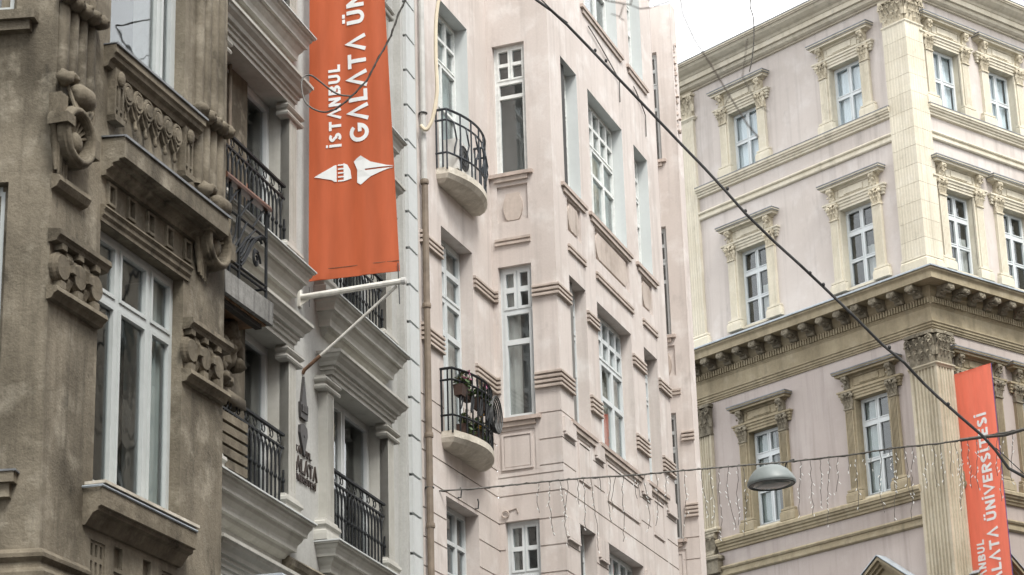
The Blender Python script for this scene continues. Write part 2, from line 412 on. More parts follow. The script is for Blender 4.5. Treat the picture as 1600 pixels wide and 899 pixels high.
class Fac:                                        # a facade plane: origin on the ground, azimuth of its u direction
    def __init__(s, az, org):
        a = R(az); s.u = Vector((math.sin(a), math.cos(a), 0)); s.n = Vector((math.cos(a), -math.sin(a), 0)); s.o = Vector((org[0], org[1], 0))
        s.M = Matrix(((s.u.x, -s.n.x, 0, s.o.x), (s.u.y, -s.n.y, 0, s.o.y), (0, 0, 1, 0), (0, 0, 0, 1)))
    def at(s, u, o, z): return s.o + s.u * u + s.n * o + Vector((0, 0, z))
def ray(x, y): return FW + RT * ((x - 800) / FPX) - UP * ((y - 449.5) / FPX)
def pt(x, y, rng):                                # a point of the place seen at photo pixel (x, y), rng metres away on the ground
    r = ray(x, y); return CAM + r * (rng / math.hypot(r.x, r.y))

FA = Fac(17.73, (-4.414, 21.002)); FB = Fac(15.46, (-1.381, 32.898)); FCW = Fac(19.38, (-1.381, 32.898))
FCC = Fac(111.66, (-.314, 35.928)); FC = Fac(19.3, (.718, 35.518)); FD = Fac(139.4, (9.604, 51.105))

# ---------------------------------------------------------------- windows
def window(root, M, u0, u1, z0, z1, rec, rows, frame='white_frame', fw=.06, bar=.045, sash=.035, glass='glass',
           reveal='pink_plaster', curtain=None, room='room', depth=.9, revo=0.0, name='window', skipreveal=False, seed=0, bottom=True, rm_=.3):
    """rows: list of (z_low, z_high, [u splits]) in metres for the glazed rows, top row last; panes are cut from the frame."""
    rnd = random.Random(seed); panes = []; rects = []
    for zl, zh, sp in rows:
        e = [u0 + fw] + [x for x in sp] + [u1 - fw]
        for i in range(len(e) - 1):
            a = e[i] + (bar / 2 if i > 0 else 0); b = e[i + 1] - (bar / 2 if i < len(e) - 2 else 0)
            panes.append((a, b, zl, zh))
    for a, b, c, d in panes:
        if sash: rects.append((a, b, c, d, -rec + .014))
    for a, b, c, d in panes: rects.append((a + sash, b - sash, c + sash, d - sash, None))
    fr = MB().wall(u0, u1, z0, z1, rects, base=-rec, thick=-rec - .07, holeside=-rec - .045)
    f = obj(name, fr, frame, root, M)
    for a, b, c, d in panes:
        p = MB().box(a + sash - .004, b - sash + .004, -rec - .034, -rec - .028, c + sash - .004, d - sash + .004)
        obj('pane', p, glass, f)
    if not skipreveal:
        rv = MB()
        rv.quad((u0, revo, z0), (u0, -rec - .01, z0), (u0, -rec - .01, z1), (u0, revo, z1)); rv.quad((u1, revo, z0), (u1, -rec - .01, z0), (u1, -rec - .01, z1), (u1, revo, z1))
        rv.quad((u0, revo, z1), (u1, revo, z1), (u1, -rec - .01, z1), (u0, -rec - .01, z1))
        if bottom: rv.quad((u0, revo, z0), (u1, revo, z0), (u1, -rec - .01, z0), (u0, -rec - .01, z0))
        obj('reveal', rv, reveal, root, M)
    b = -rec - .071; k = depth
    rm = MB(); x0, x1, y0, y1 = u0 - rm_, u1 + rm_, z0 - .05, z1 + .1
    rm.quad((x0, b - k, y0), (x1, b - k, y0), (x1, b - k, y1), (x0, b - k, y1)); rm.quad((x0, b, y0), (x0, b - k, y0), (x0, b - k, y1), (x0, b, y1))
    rm.quad((x1, b, y0), (x1, b - k, y0), (x1, b - k, y1), (x1, b, y1)); rm.quad((x0, b, y0), (x1, b, y0), (x1, b - k, y0), (x0, b - k, y0)); rm.quad((x0, b, y1), (x1, b, y1), (x1, b - k, y1), (x0, b - k, y1))
    obj('room', rm, room, f)
    for c in (curtain or []):                      # (fraction from, fraction to, material, z fraction from, z fraction to)
        a0, a1, mt = c[:3]; q0 = c[3] if len(c) > 3 else 0; q1 = c[4] if len(c) > 4 else 1
        cm = MB(); n = max(4, int((a1 - a0) * (u1 - u0) / .035)); P = []
        for i in range(n + 1):
            x = u0 + (u1 - u0) * (a0 + (a1 - a0) * i / n); oo = b - .05 + .02 * math.sin(i * 1.7 + seed) + .01 * math.sin(i * .6)
            P += [(x, oo, z0 + (z1 - z0) * q0), (x, oo, z0 + (z1 - z0) * q1)]
        cm.add(P, [(2 * i, 2 * i + 2, 2 * i + 3, 2 * i + 1) for i in range(n)])
        obj('curtain', cm, mt, f, smooth=True)
    return f
# ---------------------------------------------------------------- the ground
g = MB().box(-400, 400, -400, 400, -.3, 0); gr = obj('street', g, 'asphalt', None, Matrix()); gr['kind'] = 'structure'
pv = MB().box(-60, 110, -1.4, 0, 0, .13)
pvo = obj('pavement', pv, 'paving', None, FA.M @ T(0, 3.0, 0)); pvo['kind'] = 'structure'

# ---------------------------------------------------------------- corner building: lilac plaster, cream trim above, aged stone below
D = thing('corner_building', 'lilac and cream corner building with a bracketed stone cornice and Corinthian pilasters', 'building', FD.M)
MR = RZ(90)                                        # its right-hand facade
BLC, BRC = (-1.95, -5.45), (1.42, 3.52, 5.62)
HW = .50
FLOORS = [  # hood top, sill, upper trim material, carved material
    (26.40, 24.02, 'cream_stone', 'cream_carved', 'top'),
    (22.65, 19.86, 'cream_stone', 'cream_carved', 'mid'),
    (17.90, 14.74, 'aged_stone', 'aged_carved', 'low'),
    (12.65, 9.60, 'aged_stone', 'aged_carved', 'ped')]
def d_openings(cs): return [(c - HW, c + HW, zs + .06, zt - .72, None) for c in cs for zt, zs, *_ in FLOORS]
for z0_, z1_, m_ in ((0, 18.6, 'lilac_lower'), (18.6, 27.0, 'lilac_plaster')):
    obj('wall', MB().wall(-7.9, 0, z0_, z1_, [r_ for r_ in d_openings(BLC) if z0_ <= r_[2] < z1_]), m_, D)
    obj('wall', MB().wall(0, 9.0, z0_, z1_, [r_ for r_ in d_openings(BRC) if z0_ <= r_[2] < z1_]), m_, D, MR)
bk = MB().box(-7.9, -.02, -9.0, -8.98, 0, 27.0).box(-7.9, -7.88, -9, -.02, 0, 27).box(-7.9, 0, -9.0, -.01, 27.0, 27.05)
obj('back_wall', bk, 'lilac_plaster', D)

def d_surround(kind, mt, mc):
    """meshes for one window surround, centre u=0, z relative to the hood top"""
    sill = {'top': -2.38, 'mid': -2.79, 'low': -3.16, 'ped': -3.05}[kind]
    lin = MB()
    lin.ret(-.86, .86, [(.10, -.47), (.13, -.47), (.13, -.51), (.10, -.53), (.10, -.58), (.075, -.585), (.075, -.65), (.055, -.655), (.055, -.72), (0, -.72)])
    lin.wall(-.62, .62, -.47, -.12, [(-.52, .52, -.43, -.17, .045), (-.48, .48, -.40, -.20, .065), (-.30, .30, -.375, -.225, .085)], base=.06, thick=0)
    hood = MB().ret(-.72, .72, [(.02, 0), (.27, -.035), (.27, -.06), (.25, -.065), (.25, -.09), (.215, -.10), (.215, -.145), (.10, -.15), (.08, -.19), (0, -.20)])
    fl = MB().ret(-.72, .72, [(0, .03), (.278, -.002), (.278, -.03), (.26, -.03)]).ret(-.72, .72, [(.262, -.064), (.262, -.082), (.24, -.082)])
    br = MB()                                     # scrolled bracket with a leaf
    br.side([(0, -.15), (.20, -.15), (.215, -.20), (.19, -.25), (.13, -.29), (.10, -.34), (.11, -.40), (.09, -.45), (0, -.47)], -.075, .075)
    br.lathe((-.085, .165, -.215), [(.0, 0), (.05, 0), (.05, .17), (.0, .17)], 'u', 10); br.lathe((-.085, .085, -.42), [(.0, 0), (.035, 0), (.035, .17), (.0, .17)], 'u', 8)
    br.leaf(0, .10, -.46, .13, .26, .07); br.leaf(0, .16, -.34, .10, .14, .06)
    for k in range(4): br.blob((random.Random(k).uniform(-.06, .06), .15 + .02 * k, -.2 - .06 * k), (.028, .03, .03), 6, 4)
    cp = MB()                                     # leafy capital
    cp.box(-.12, .12, 0, .09, -.92, -.56); cp.box(-.16, .16, 0, .15, -.57, -.53); cp.box(-.135, .135, 0, .115, -.95, -.915)
    for x in (-.09, 0, .09): cp.leaf(x, .09, -.92, .09, .17, .055)
    for x in (-.12, -.045, .045, .12): cp.leaf(x, .095, -.82, .085, .19, .065)
    for sx in (-1, 1): cp.lathe((sx * .13, .07, -.615), [(.0, 0), (.052, 0), (.055, .07), (.0, .085)], 'o', 10)
    cp.blob((0, .15, -.60), (.04, .035, .04), 7, 5, .3)
    for k in range(5): cp.blob((-.12 + .06 * k, .14, -.66), (.022, .022, .028), 6, 4)
    ps = MB(); h0 = sill + .30
    if kind in ('low', 'ped'):
        rc = []
        for k in range(5): rc.append((-.095 + .04 * k, -.095 + .04 * k + .02, h0 + .03, -1.0, .062))
        ps.wall(-.12, .12, h0, -.92, rc, base=.085, thick=0)
    else:
        rc = []
        for k in range(4): rc.append((-.085 + .047 * k, -.085 + .047 * k + .02, h0 + .05, -1.02, .078))
        ps.wall(-.12, .12, h0, -.92, rc, base=.085, thick=0)
    bs = MB().ret(-.115, .115, [(.085, h0 + .002), (.105, h0 - .01), (.105, h0 - .05), (.09, h0 - .06), (.12, h0 - .09), (.12, h0 - .12), (.13, h0 - .13), (.13, sill), (0, sill)])
    jm = MB().box(-.03, .03, -.02, .05, sill + .05, -.72)
    ms = dict(window_surround=(lin, mt), hood=(hood, mt if kind != 'low' else 'aged_stone'), flashing=(fl, 'dark_lead'), bracket=(br, mc), capital=(cp, mc), pilaster=(ps, mt if kind in ('top', 'mid') else 'aged_stone'), plinth=(bs, mt), jamb=(jm, mt))
    out = {}
    for k, (m, a) in ms.items(): me = m.mesh(k); me.materials.append(MATS[a]); out[k] = me
    return out
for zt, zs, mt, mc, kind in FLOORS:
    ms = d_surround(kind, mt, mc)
    for M0, cs in ((Matrix(), BLC), (MR, BRC)):
        for ci, c in enumerate(cs):
            M = M0 @ T(c, 0, zt)
            s = obj('window_surround', ms['window_surround'], None, D, M)
            if kind != 'ped': obj('hood', ms['hood'], None, s); obj('flashing', ms['flashing'], None, s)
            [obj('jamb', ms['jamb'], None, s, T(x_, 0, 0)) for x_ in (-HW - .03, HW + .03)]
            for sx in (-.68, .68):
                for k in ('bracket', 'capital', 'pilaster', 'plinth'): obj(k, ms[k], None, s, T(sx, 0, 0))
            if kind == 'ped':
                pm = MB()
                for a, b in (((-1.0, -.10), (0, .62)), ((0, .62), (1.0, -.10))):
                    for dz, oo, th in ((0, .30, .07), (-.07, .22, .08), (-.15, .14, .08)):
                        pm.extr([(a[0], a[1] + dz), (b[0], b[1] + dz), (b[0], b[1] + dz - th), (a[0], a[1] + dz - th)], 0, oo)
                pm.ret(-.80, .80, [(.2, -.12), (.2, -.17), (.14, -.2), (.1, -.24), (0, -.26)])
                pm.extr([(-.8, -.15), (.8, -.15), (0, .45)], 0, .05)
                obj('pediment', pm, 'aged_stone', s)
                pl = MB()
                for a, b in (((-1.03, -.09), (0, .65)), ((0, .65), (1.03, -.09))): pl.extr([(a[0], a[1] + .02), (b[0], b[1] + .02), (b[0], b[1]), (a[0], a[1])], 0, .33)
                obj('flashing', pl, 'lead', s)
            z0, z1 = zs + .06, zt - .72; sd = int(zt * 7 + c * 13)
            if kind == 'top':
                zm = z0 + (z1 - z0) * .50; rows = [(z0 + .05, zm - .03, [c]), (zm + .03, z1 - .06, [c])]; bar = .055
            else:
                ztr = z1 - .60; zm = z0 + (ztr - z0) * .50
                rows = [(z0 + .07, zm - .02, [c]), (zm + .02, ztr - .05, [c]), (ztr + .05, z1 - .06, [c])]; bar = .055
            cur = {'top': [(0.02, .98, 'blue_blind')], 'mid': [[(0, .45, 'green_blind')], [(.5, .95, 'curtain', 0, .5)]][sd % 2], 'low': [(0.02, .5, 'green_blind'), (.72, .98, 'curtain')] if sd % 2 else [(0, .62, 'green_blind')], 'ped': None}[kind]
            window(D, M0, c - HW, c + HW, z0, z1, .16, rows, frame='white_frame' if kind != 'top' else 'white_frame', fw=.055, bar=bar, sash=.024, curtain=cur,
                   reveal=mt, glass='glass', room='dark_room' if kind == 'mid' else 'room', seed=sd)
            wl = MB().box(c - HW - .01, c + HW + .01, -.16, .03, zs, zs + .06); obj('sill', wl, mt if kind != 'low' else 'cream_stone', D, M0)

CP = [(-8.0, 0), (0, 0), (0, -9.0)]
def course(name, prof, mat):
    if name == 'string_course' or name == 'string_flashing':
        lo = prof[0][1] < 20
        obj(name, MB().sweep([(-7.19, 0), (-.60 if not lo else -.68, 0)], prof), mat, D); obj(name, MB().sweep([(.50 if not lo else .48, 0), (9, 0)], prof), mat, D, MR); return
    obj(name, MB().sweep(CP, prof), mat, D)
course('roof_cornice', [(.60, 27.37), (.60, 27.33), (.57, 27.33), (.57, 27.295), (.53, 27.29), (.49, 27.23), (.40, 27.165), (.33, 27.13), (.29, 27.085), (.265, 27.075), (.265, 26.945), (.20, 26.94), (.195, 26.905), (.175, 26.86), (.12, 26.825), (.07, 26.815), (.06, 26.79), (0, 26.785)], 'cream_stone')
course('roof_flashing', [(0, 27.5), (.61, 27.40), (.61, 27.372), (.59, 27.372)], 'dark_lead')
course('string_course', [(0, 24.05), (.17, 24.0), (.17, 23.93), (.145, 23.925), (.14, 23.88), (.10, 23.86), (.10, 23.82), (.07, 23.80), (.07, 23.76), (.03, 23.74), (0, 23.735)], 'cream_stone')
course('string_flashing', [(0, 24.06), (.178, 24.012), (.178, 23.99), (.17, 23.99)], 'dark_lead')
course('string_course', [(0, 23.36), (.07, 23.35), (.085, 23.32), (.07, 23.29), (.04, 23.285), (.04, 23.225), (.07, 23.22), (.07, 23.16), (.05, 23.135), (0, 23.13)], 'cream_stone')
course('cornice_flashing', [(0, 19.84), (.635, 19.55), (.635, 19.515), (.61, 19.515)], 'lead')
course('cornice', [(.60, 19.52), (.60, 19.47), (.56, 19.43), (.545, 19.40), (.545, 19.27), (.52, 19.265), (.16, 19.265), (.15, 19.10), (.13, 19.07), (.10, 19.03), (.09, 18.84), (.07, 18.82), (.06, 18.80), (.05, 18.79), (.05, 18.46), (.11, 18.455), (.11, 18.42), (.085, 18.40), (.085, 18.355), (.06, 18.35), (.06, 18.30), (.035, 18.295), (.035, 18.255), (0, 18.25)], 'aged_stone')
course('string_course', [(0, 14.76), (.15, 14.72), (.17, 14.69), (.17, 14.62), (.14, 14.61), (.13, 14.56), (.09, 14.54), (.09, 14.49), (.06, 14.47), (.05, 14.42), (0, 14.41)], 'aged_stone')
course('string_course', [(0, 14.06), (.09, 14.045), (.10, 14.01), (.08, 13.97), (.05, 13.96), (.05, 13.89), (.07, 13.885), (.07, 13.82), (.04, 13.79), (0, 13.785)], 'aged_stone')
dt = MB(); x = -7.86
while x < .10: dt.box(x, x + .045, .085, .145, 18.865, 19.005); x += .083
dt2 = MB(); x = -.06
while x < 8.6: dt2.box(x, x + .045, .085, .145, 18.865, 19.005); x += .083
obj('dentil_course', dt, 'aged_stone', D, kind='stuff'); obj('dentil_course', dt2, 'aged_stone', D, MR, kind='stuff')
md = MB()                                          # modillion: a scrolled, leafed bracket under the cornice
md.side([(.12, 19.27), (.50, 19.27), (.505, 19.215), (.47, 19.17), (.40, 19.165), (.32, 19.185), (.25, 19.15), (.21, 19.085), (.16, 19.06), (.12, 19.07)], -.085, .085)
md.lathe((-.095, .455, 19.21), [(0, 0), (.048, 0), (.048, .19), (0, .19)], 'u', 10); md.lathe((-.095, .185, 19.115), [(0, 0), (.055, 0), (.055, .19), (0, .19)], 'u', 10)
for k, (oo, zz) in enumerate(((.27, 19.14), (.34, 19.155), (.41, 19.14), (.48, 19.165))):
    md.blob((0, oo, zz), (.085, .045, .035), 8, 5, .4, k)
for sx in (-.05, .05): md.blob((sx, .505, 19.19), (.04, .03, .045), 7, 5, .3, 3)
mdm = md.mesh('modillion'); mdm.materials.append(MATS['aged_carved'])
SCL = Matrix.Translation((0, 0, 19.27)) @ Matrix.Diagonal((1.2, 1.02, 1.25, 1)) @ Matrix.Translation((0, 0, -19.27))
for i in range(14): obj('modillion', mdm, None, D, T(-.18 - .56 * i, 0, 0) @ SCL)
for i in range(14): obj('modillion', mdm, None, D, MR @ T(.18 + .56 * i, 0, 0) @ SCL)
# square hole patched with pale mortar between two modillions
obj('mortar_patch', MB().box(-2.55, -2.40, .15, .34, 19.10, 19.27), 'lilac_plaster', D)

def flute_plan(u0, u1, o, n, dep, marg=.05):
    w_ = (u1 - u0 - 2 * marg) / n; P = [(u0, 0), (u0, o)]
    for k in range(n):
        a = u0 + marg + w_ * k; P += [(a + w_ * .12, o), (a + w_ * .28, o - dep), (a + w_ * .72, o - dep), (a + w_ * .88, o)]
    return P + [(u1, o), (u1, 0)]
def corner_plan(u0, v1, o, n, nv, dep):            # wraps the corner: flutes on both faces
    a = flute_plan(u0, o, o, n, dep, .06)[:-2]
    b = [(oo, -uu) for uu, oo in flute_plan(-o, v1, o, nv, dep, .06)][2:-1]
    return a + [(o, o)] + b + [(o, -v1), (0, -v1), (0, 0)]
# upper corner pilaster of stacked blocks
up = obj('corner_pilaster', MB().plan([(-.60, 0), (-.60, .06), (.06, .06), (.06, -.52), (0, -.52), (0, 0)], 19.98, 26.06), 'cream_stone', D)
pl = corner_plan(-.62, .54, .10, 7, 6, .006); nb = 13; hb = (26.04 - 20.02) / nb
bm_ = MB().plan(pl, 0.003, hb - .003).jit(.002, 3); bme = bm_.mesh('block'); bme.materials.append(MATS['cream_stone'])
for i in range(nb): obj('block', bme, None, up, T(0, 0, 20.02 + hb * i))
PB = [(-.62, 0), (0, 0), (0, -.54)]
def base_prof(z): return [(.085, z + .22), (.10, z + .20), (.10, z + .17), (.085, z + .155), (.12, z + .11), (.12, z + .075), (.14, z + .07), (.14, z - .12), (0, z - .12)]
obj('pilaster_base', MB().sweep([(-.66, 0), (0, 0), (0, -.58)], base_prof(19.86)), 'cream_stone', D)
def capital_mesh(faces, h, zb, o, seed):
    """faces: list of (M, u0, u1) transforms that place a leafed face; returns one mesh in root space"""
    m = MB(); rnd = random.Random(seed)
    for kind_, u0, u1 in faces:
        s0 = len(m.v); w_ = u1 - u0
        m.box(u0, u1, 0, o, zb, zb + h * .88)
        m.box(u0 - .05, u1 + .05, 0, o + .07, zb + h * .90, zb + h)
        m.box(u0 - .02, u1 + .02, 0, o + .035, zb - .035, zb)
        n = 4
        for k in range(n): m.leaf(u0 + w_ * (k + .5) / n, o, zb, w_ / n * .95, h * .40, .085)
        for k in range(n + 1): m.leaf(u0 + w_ * k / n, o + .012, zb + h * .22, w_ / n * .85, h * .46, .10)
        for k in range(n): m.leaf(u0 + w_ * (k + .5) / n, o + .01, zb + h * .50, w_ / n * .6, h * .34, .09)
        for uu, sg in ((u0 + .03, 1), (u1 - .03, -1)):       # corner volutes
            m.torus((uu, o + .075, zb + h * .76), .062, .026, 14, 6); m.blob((uu, o + .09, zb + h * .76), (.034, .03, .034), 7, 5)
            m.tube([(uu + sg * .14, o + .02, zb + h * .45), (uu + sg * .10, o + .06, zb + h * .62), (uu + sg * .05, o + .085, zb + h * .80), (uu, o + .09, zb + h * .86)], .02, 5)
        for uu, sg in ((u0 + w_ * .36, 1), (u0 + w_ * .64, -1)): m.torus((uu, o + .05, zb + h * .76), .04, .018, 10, 5)
        m.blob((u0 + w_ / 2, o + .085, zb + h * .92), (.06, .05, .06), 8, 6, .5, seed)
        for k in range(10): m.blob((u0 + rnd.random() * w_, o + .03 + rnd.random() * .05, zb + h * (.15 + .7 * rnd.random())), (.022, .022, .026), 6, 4)
        if kind_ == 'R':
            m.v = m.v[:s0] + [(-y, x, z) for x, y, z in m.v[s0:]]
    return m
obj('capital', capital_mesh([('L', -.60, .03), ('R', -.03, .52)], .66, 26.06, .085, 1), 'cream_carved', D)
obj('astragal', MB().sweep([(-.64, 0), (0, 0), (0, -.56)], [(.085, 26.07), (.125, 26.05), (.125, 26.02), (.10, 25.99), (.09, 25.97), (0, 25.97)]), 'cream_stone', D)
# lower corner pilaster, deeply fluted
obj('corner_pilaster', MB().plan(corner_plan(-.70, .50, .10, 7, 5, .032), 2.0, 17.40), 'aged_shaft', D)
obj('astragal', MB().sweep([(-.72, 0), (0, 0), (0, -.52)], [(.10, 17.46), (.15, 17.44), (.15, 17.41), (.12, 17.38), (.105, 17.35), (0, 17.35)]), 'aged_shaft', D)
obj('capital', capital_mesh([('L', -.68, .04), ('R', -.04, .48)], .76, 17.45, .10, 2), 'aged_carved', D)
# left-hand pilasters
obj('pilaster', MB().plan(flute_plan(-7.87, -7.19, .085, 7, .012), 20.05, 26.04), 'cream_stone', D)
obj('pilaster_base', MB().ret(-7.86, -7.20, base_prof(19.86)), 'cream_stone', D)
obj('capital', capital_mesh([('L', -7.87, -7.19)], .66, 26.06, .085, 3), 'cream_carved', D)
obj('astragal', MB().ret(-7.83, -7.23, [(.085, 26.07), (.125, 26.05), (.125, 26.02), (.10, 25.99), (.09, 25.97), (0, 25.97)]), 'cream_stone', D)
obj('pilaster', MB().plan(flute_plan(-7.87, -7.19, .10, 7, .03), 15.05, 17.45), 'aged_shaft', D)
obj('capital', capital_mesh([('L', -7.87, -7.19)], .76, 17.45, .10, 4), 'aged_carved', D)
obj('pilaster_base', MB().ret(-7.80, -7.26, [(.10, 15.06), (.15, 15.03), (.15, 14.99), (.12, 14.96), (.12, 14.93), (0, 14.93)]), 'aged_shaft', D)
pc = MB().side([(0, 14.93), (.10, 14.93), (.14, 14.86), (.13, 14.74), (.09, 14.62), (.10, 14.50), (.16, 14.42), (.20, 14.38), (.20, 14.34), (0, 14.34)], -7.80, -7.26)
pc.lathe((-7.83, .10, 14.83), [(0, 0), (.07, 0), (.07, .60), (0, .60)], 'u', 10)
for sx in (-7.70, -7.53, -7.36): pc.leaf(sx, .09, 14.45, .15, .36, .06)
pc.ret(-7.76, -7.30, [(.2, 14.34), (.24, 14.30), (.24, 14.24), (.18, 14.2), (.18, 13.9), (0, 13.9)])
obj('console', pc, 'aged_carved', D)
# ---------------------------------------------------------------- pink apartment building with square bays
Cb = thing('pink_building', 'pale pink plastered apartment building with projecting bays and small curved balconies', 'building', FCW.M)
inv = FCW.M.inverted()
MCC, MC = inv @ FCC.M, inv @ FC.M
def c_local(f, u, o=0): p = inv @ f.at(u, o, 0); return (p.x, -p.y)
GZ = [12.05, 11.62, 11.20, 10.77, 10.34, 9.91, 9.48, 9.05, 8.62]
def groove(u0, u1, z): return (u0, u1, z - .012, z + .012, -.02)
def frame_panel(u0, u1, z0, z1): return [(u0, u1, z0, z1, -.018), (u0 + .05, u1 - .05, z0 + .05, z1 - .05, .012), (u0 + .085, u1 - .085, z0 + .085, z1 - .085, -.012), (u0 + .10, u1 - .10, z0 + .10, z1 - .10, 0.0)]
# flat wall beside the downpipe
WOP = [(.94, 2.30, 15.50, 18.50), (.94, 2.30, 11.27, 14.57), (.94, 2.30, 7.4, 10.28), (.94, 2.30, 19.45, 22.45)]
rc = [groove(0, 3.3, z) for z in GZ[1:]] + [(a, b, c, d, None) for a, b, c, d in WOP]
obj('wall', MB().wall(0, 3.24, 0, 23.5, rc), 'pink_plaster', Cb)
# near side of the bay
COP = [(.10, .68, 16.20, 18.55), (.10, .68, 12.02, 14.60), (.10, .68, 7.9, 10.36), (.10, .68, 20.0, 22.45)]
def cc_rects():
    r = [groove(0, 1.2, z) for z in (11.07, 10.77, 10.34, 9.91, 9.48, 9.05)]
    r += [(.12, .66, 15.37, 16.0, -.045)] + frame_panel(.03, .66, 11.14, 11.83)
    r += [groove(.72, 1.2, z) for z in (12.05, 11.62, 11.20)]
    return r + [(a, b, c, d, None) for a, b, c, d in COP]
CLEN = 1.111
obj('wall', MB().wall(0, CLEN, 0, 23.5, cc_rects()), 'pink_plaster', Cb, MCC)
# bay front
CF = 6.50
FOP = [(.64, 1.51, 16.08, 18.47), (2.12, 4.14, 16.08, 18.47), (4.87, 5.75, 16.08, 18.47),
       (.67, 1.54, 12.0, 14.54), (2.15, 4.12, 12.0, 14.54), (4.89, 5.74, 12.0, 14.54),
       (.70, 1.54, 7.9, 10.38), (2.17, 4.20, 7.9, 10.38), (4.89, 5.75, 7.9, 10.38),
       (2.12, 4.14, 20.0, 22.45), (4.87, 5.75, 20.0, 22.45)]
rc = [groove(0, .64, z) for z in (12.05, 11.62, 11.20)] + [groove(1.56, 2.15, z) for z in (11.62, 11.20)] + [groove(4.22, 4.82, z) for z in (11.62, 11.2)] + [groove(5.82, 6.5, z) for z in (11.62, 11.2)]
rc += [groove(.0, .64, 10.77), groove(.70, 5.80, 10.77), groove(5.85, 6.5, 10.77)]
for z in GZ[5:]: rc.append(groove(0, 6.5, z))
for a, b in ((.0, .66), (1.60, 2.13), (4.25, 4.86), (5.80, 6.5)): rc.append(groove(a, b, 9.99 - .08))
for a, b in ((.76, 1.46), (2.26, 4.16), (4.96, 5.70)): rc += frame_panel(a, b, 11.06, 11.82)
for a, b in ((.70, 1.44), (2.20, 4.18), (4.95, 5.64)): rc += [(a - .06, a - .045, 15.30, 15.93, -.012), (a, b, 15.33, 15.92, -.05)]
rc += [(a, b, c, d, None) for a, b, c, d in FOP]
obj('wall', MB().wall(0, CF, 0, 23.5, rc), 'pink_plaster', Cb, MC)
obj('wall', MB().box(CF - .01, CF, -1.1, 0, 0, 23.5), 'pink_plaster', Cb, MC)
# recess and the second bay further along the street
E2 = FC.at(8.10, 0, 0) * 1.032; E2.z = 0
FK = Fac(111.66, E2 - FCC.u * 1.16); MK = inv @ FK.M
obj('wall', MB().box(CF - .2, 10.2, -1.25, -1.15, 0, 23.5), 'pink_plaster', Cb, MC)
krect = [(a + .06, b + .12, c, d, None) for a, b, c, d in COP] + [(.35, .85, 15.37, 16.0, -.045)] + frame_panel(.24, .86, 11.14, 11.83) + [groove(0, 1.3, z) for z in (11.07, 10.77, 10.34, 9.91)] + [groove(.8, 1.3, z) for z in (12.05, 11.62, 11.2)]
obj('wall', MB().wall(-.3, 1.16, 0, 23.5, krect, thick=-.3), 'pink_plaster', Cb, MK)
obj('wall', MB().box(0, 4.5, -.02, 0, 0, 23.5), 'pink_plaster', Cb, inv @ Fac(2.0, E2).M)
ce = MB()
for k in range(16):
    rr = random.Random(k); ce.blob((1.15 + rr.uniform(-.02, .05), -.06, 20.6 + k * .13), (.02 + rr.random() * .03, .05, .02 + rr.random() * .05), 6, 5, .6, k)
obj('broken_edge', ce.jit(.02, 14), 'pink_sill', Cb, MK)
for nm, mb in (('roof', MB().box(-.2, 3.3, -8, -.05, 23.4, 23.5)), ):
    obj(nm, mb, 'dark_lead', Cb)
obj('roof', MB().box(0, 6.5, -8, -.02, 23.42, 23.5), 'dark_lead', Cb, MC)

# raised shield plates in the upper panels, double bars below, small raised blocks
def shield(u0, u1, z0, z1):
    h = (u1 - u0); b = min(.10, h * .16); zm = (z0 + z1) / 2
    P = [(u0 + b, z1)]; P += [(u1 - b, z1)]
    for k in range(7): t = k / 6; P.append((u1 - b + b * math.sin(math.pi * t) ** .8, z1 + (z0 - z1) * (.06 + .88 * t)))
    P += [(u1 - b * 1.5, z0), (u0 + b * 1.5, z0)]
    for k in range(7): t = 1 - k / 6; P.append((u0 + b - b * math.sin(math.pi * t) ** .8, z1 + (z0 - z1) * (.06 + .88 * t)))
    return P
for M, lst in ((MCC, [(.19, .59)]), (MC, [(.735, 1.40), (2.24, 4.14), (4.98, 5.61)]), (MK, [(.41, .79)])):
    for a, b in lst: obj('panel', MB().extr(shield(a + .03, b - .03, 15.39, 15.86), -.06, -.008), 'pink_trim', Cb, M)
for M, lst in ((MCC, [(.07, .69)]), (MC, [(.66, 1.58), (2.16, 4.30), (4.90, 5.80)]), (MK, [(.28, .93)])):
    for a, b in lst:
        for z in (15.06, 14.985): obj('bar_moulding', MB().box(a, b, -.01, .035, z - .02, z + .02), 'pink_trim', Cb, M)
for a, b in ((.06, .62), (1.66, 2.11), (4.30, 4.82), (5.86, 6.44)):
    for z0, z1 in ((11.73, 11.97), (10.03, 10.34)):
        bl = MB().box(a, b, -.01, .04, z0, z1).box(a + .02, b - .0, -.01, .05, z0 - .045, z0 - .012)
        obj('raised_block', bl, 'pink_plaster', Cb, MC)
def bars(path, z0, n):
    m = MB()
    for k in range(n): z = z0 + k * .076; m.sweep(path, [(0, z + .046), (.045, z + .040), (.05, z + .03), (.05, z), (0, z)])
    obj('banded_moulding', m, 'pink_trim', Cb)
pth = [[c_local(FCW, .05), c_local(FCW, .93)], [c_local(FCW, 2.31), (3.213, 0), c_local(FCC, .10)],
       [c_local(FCC, .69), c_local(FC, 0), c_local(FC, .66)], [c_local(FC, 1.55), c_local(FC, 2.14)], [c_local(FC, 4.13), c_local(FC, 4.88)], [c_local(FC, 5.75), c_local(FC, 6.48)],
       [c_local(FK, .90), c_local(FK, 1.16)]]
for p in pth: bars(p, 14.0, 3); bars(p, 12.46, 4)
def sill(M, u0, u1, z, o=.055, mat='pink_sill'):
    obj('sill', MB().box(u0, u1, -.03, o, z - .05, z + .012).jit(.004, 5, int(u0 * 7)), mat, Cb, M)
    obj('sill_moulding', MB().box(u0 + .09, u1 - .09, -.01, o * .6, z - .13, z - .052), 'pink_trim', Cb, M)
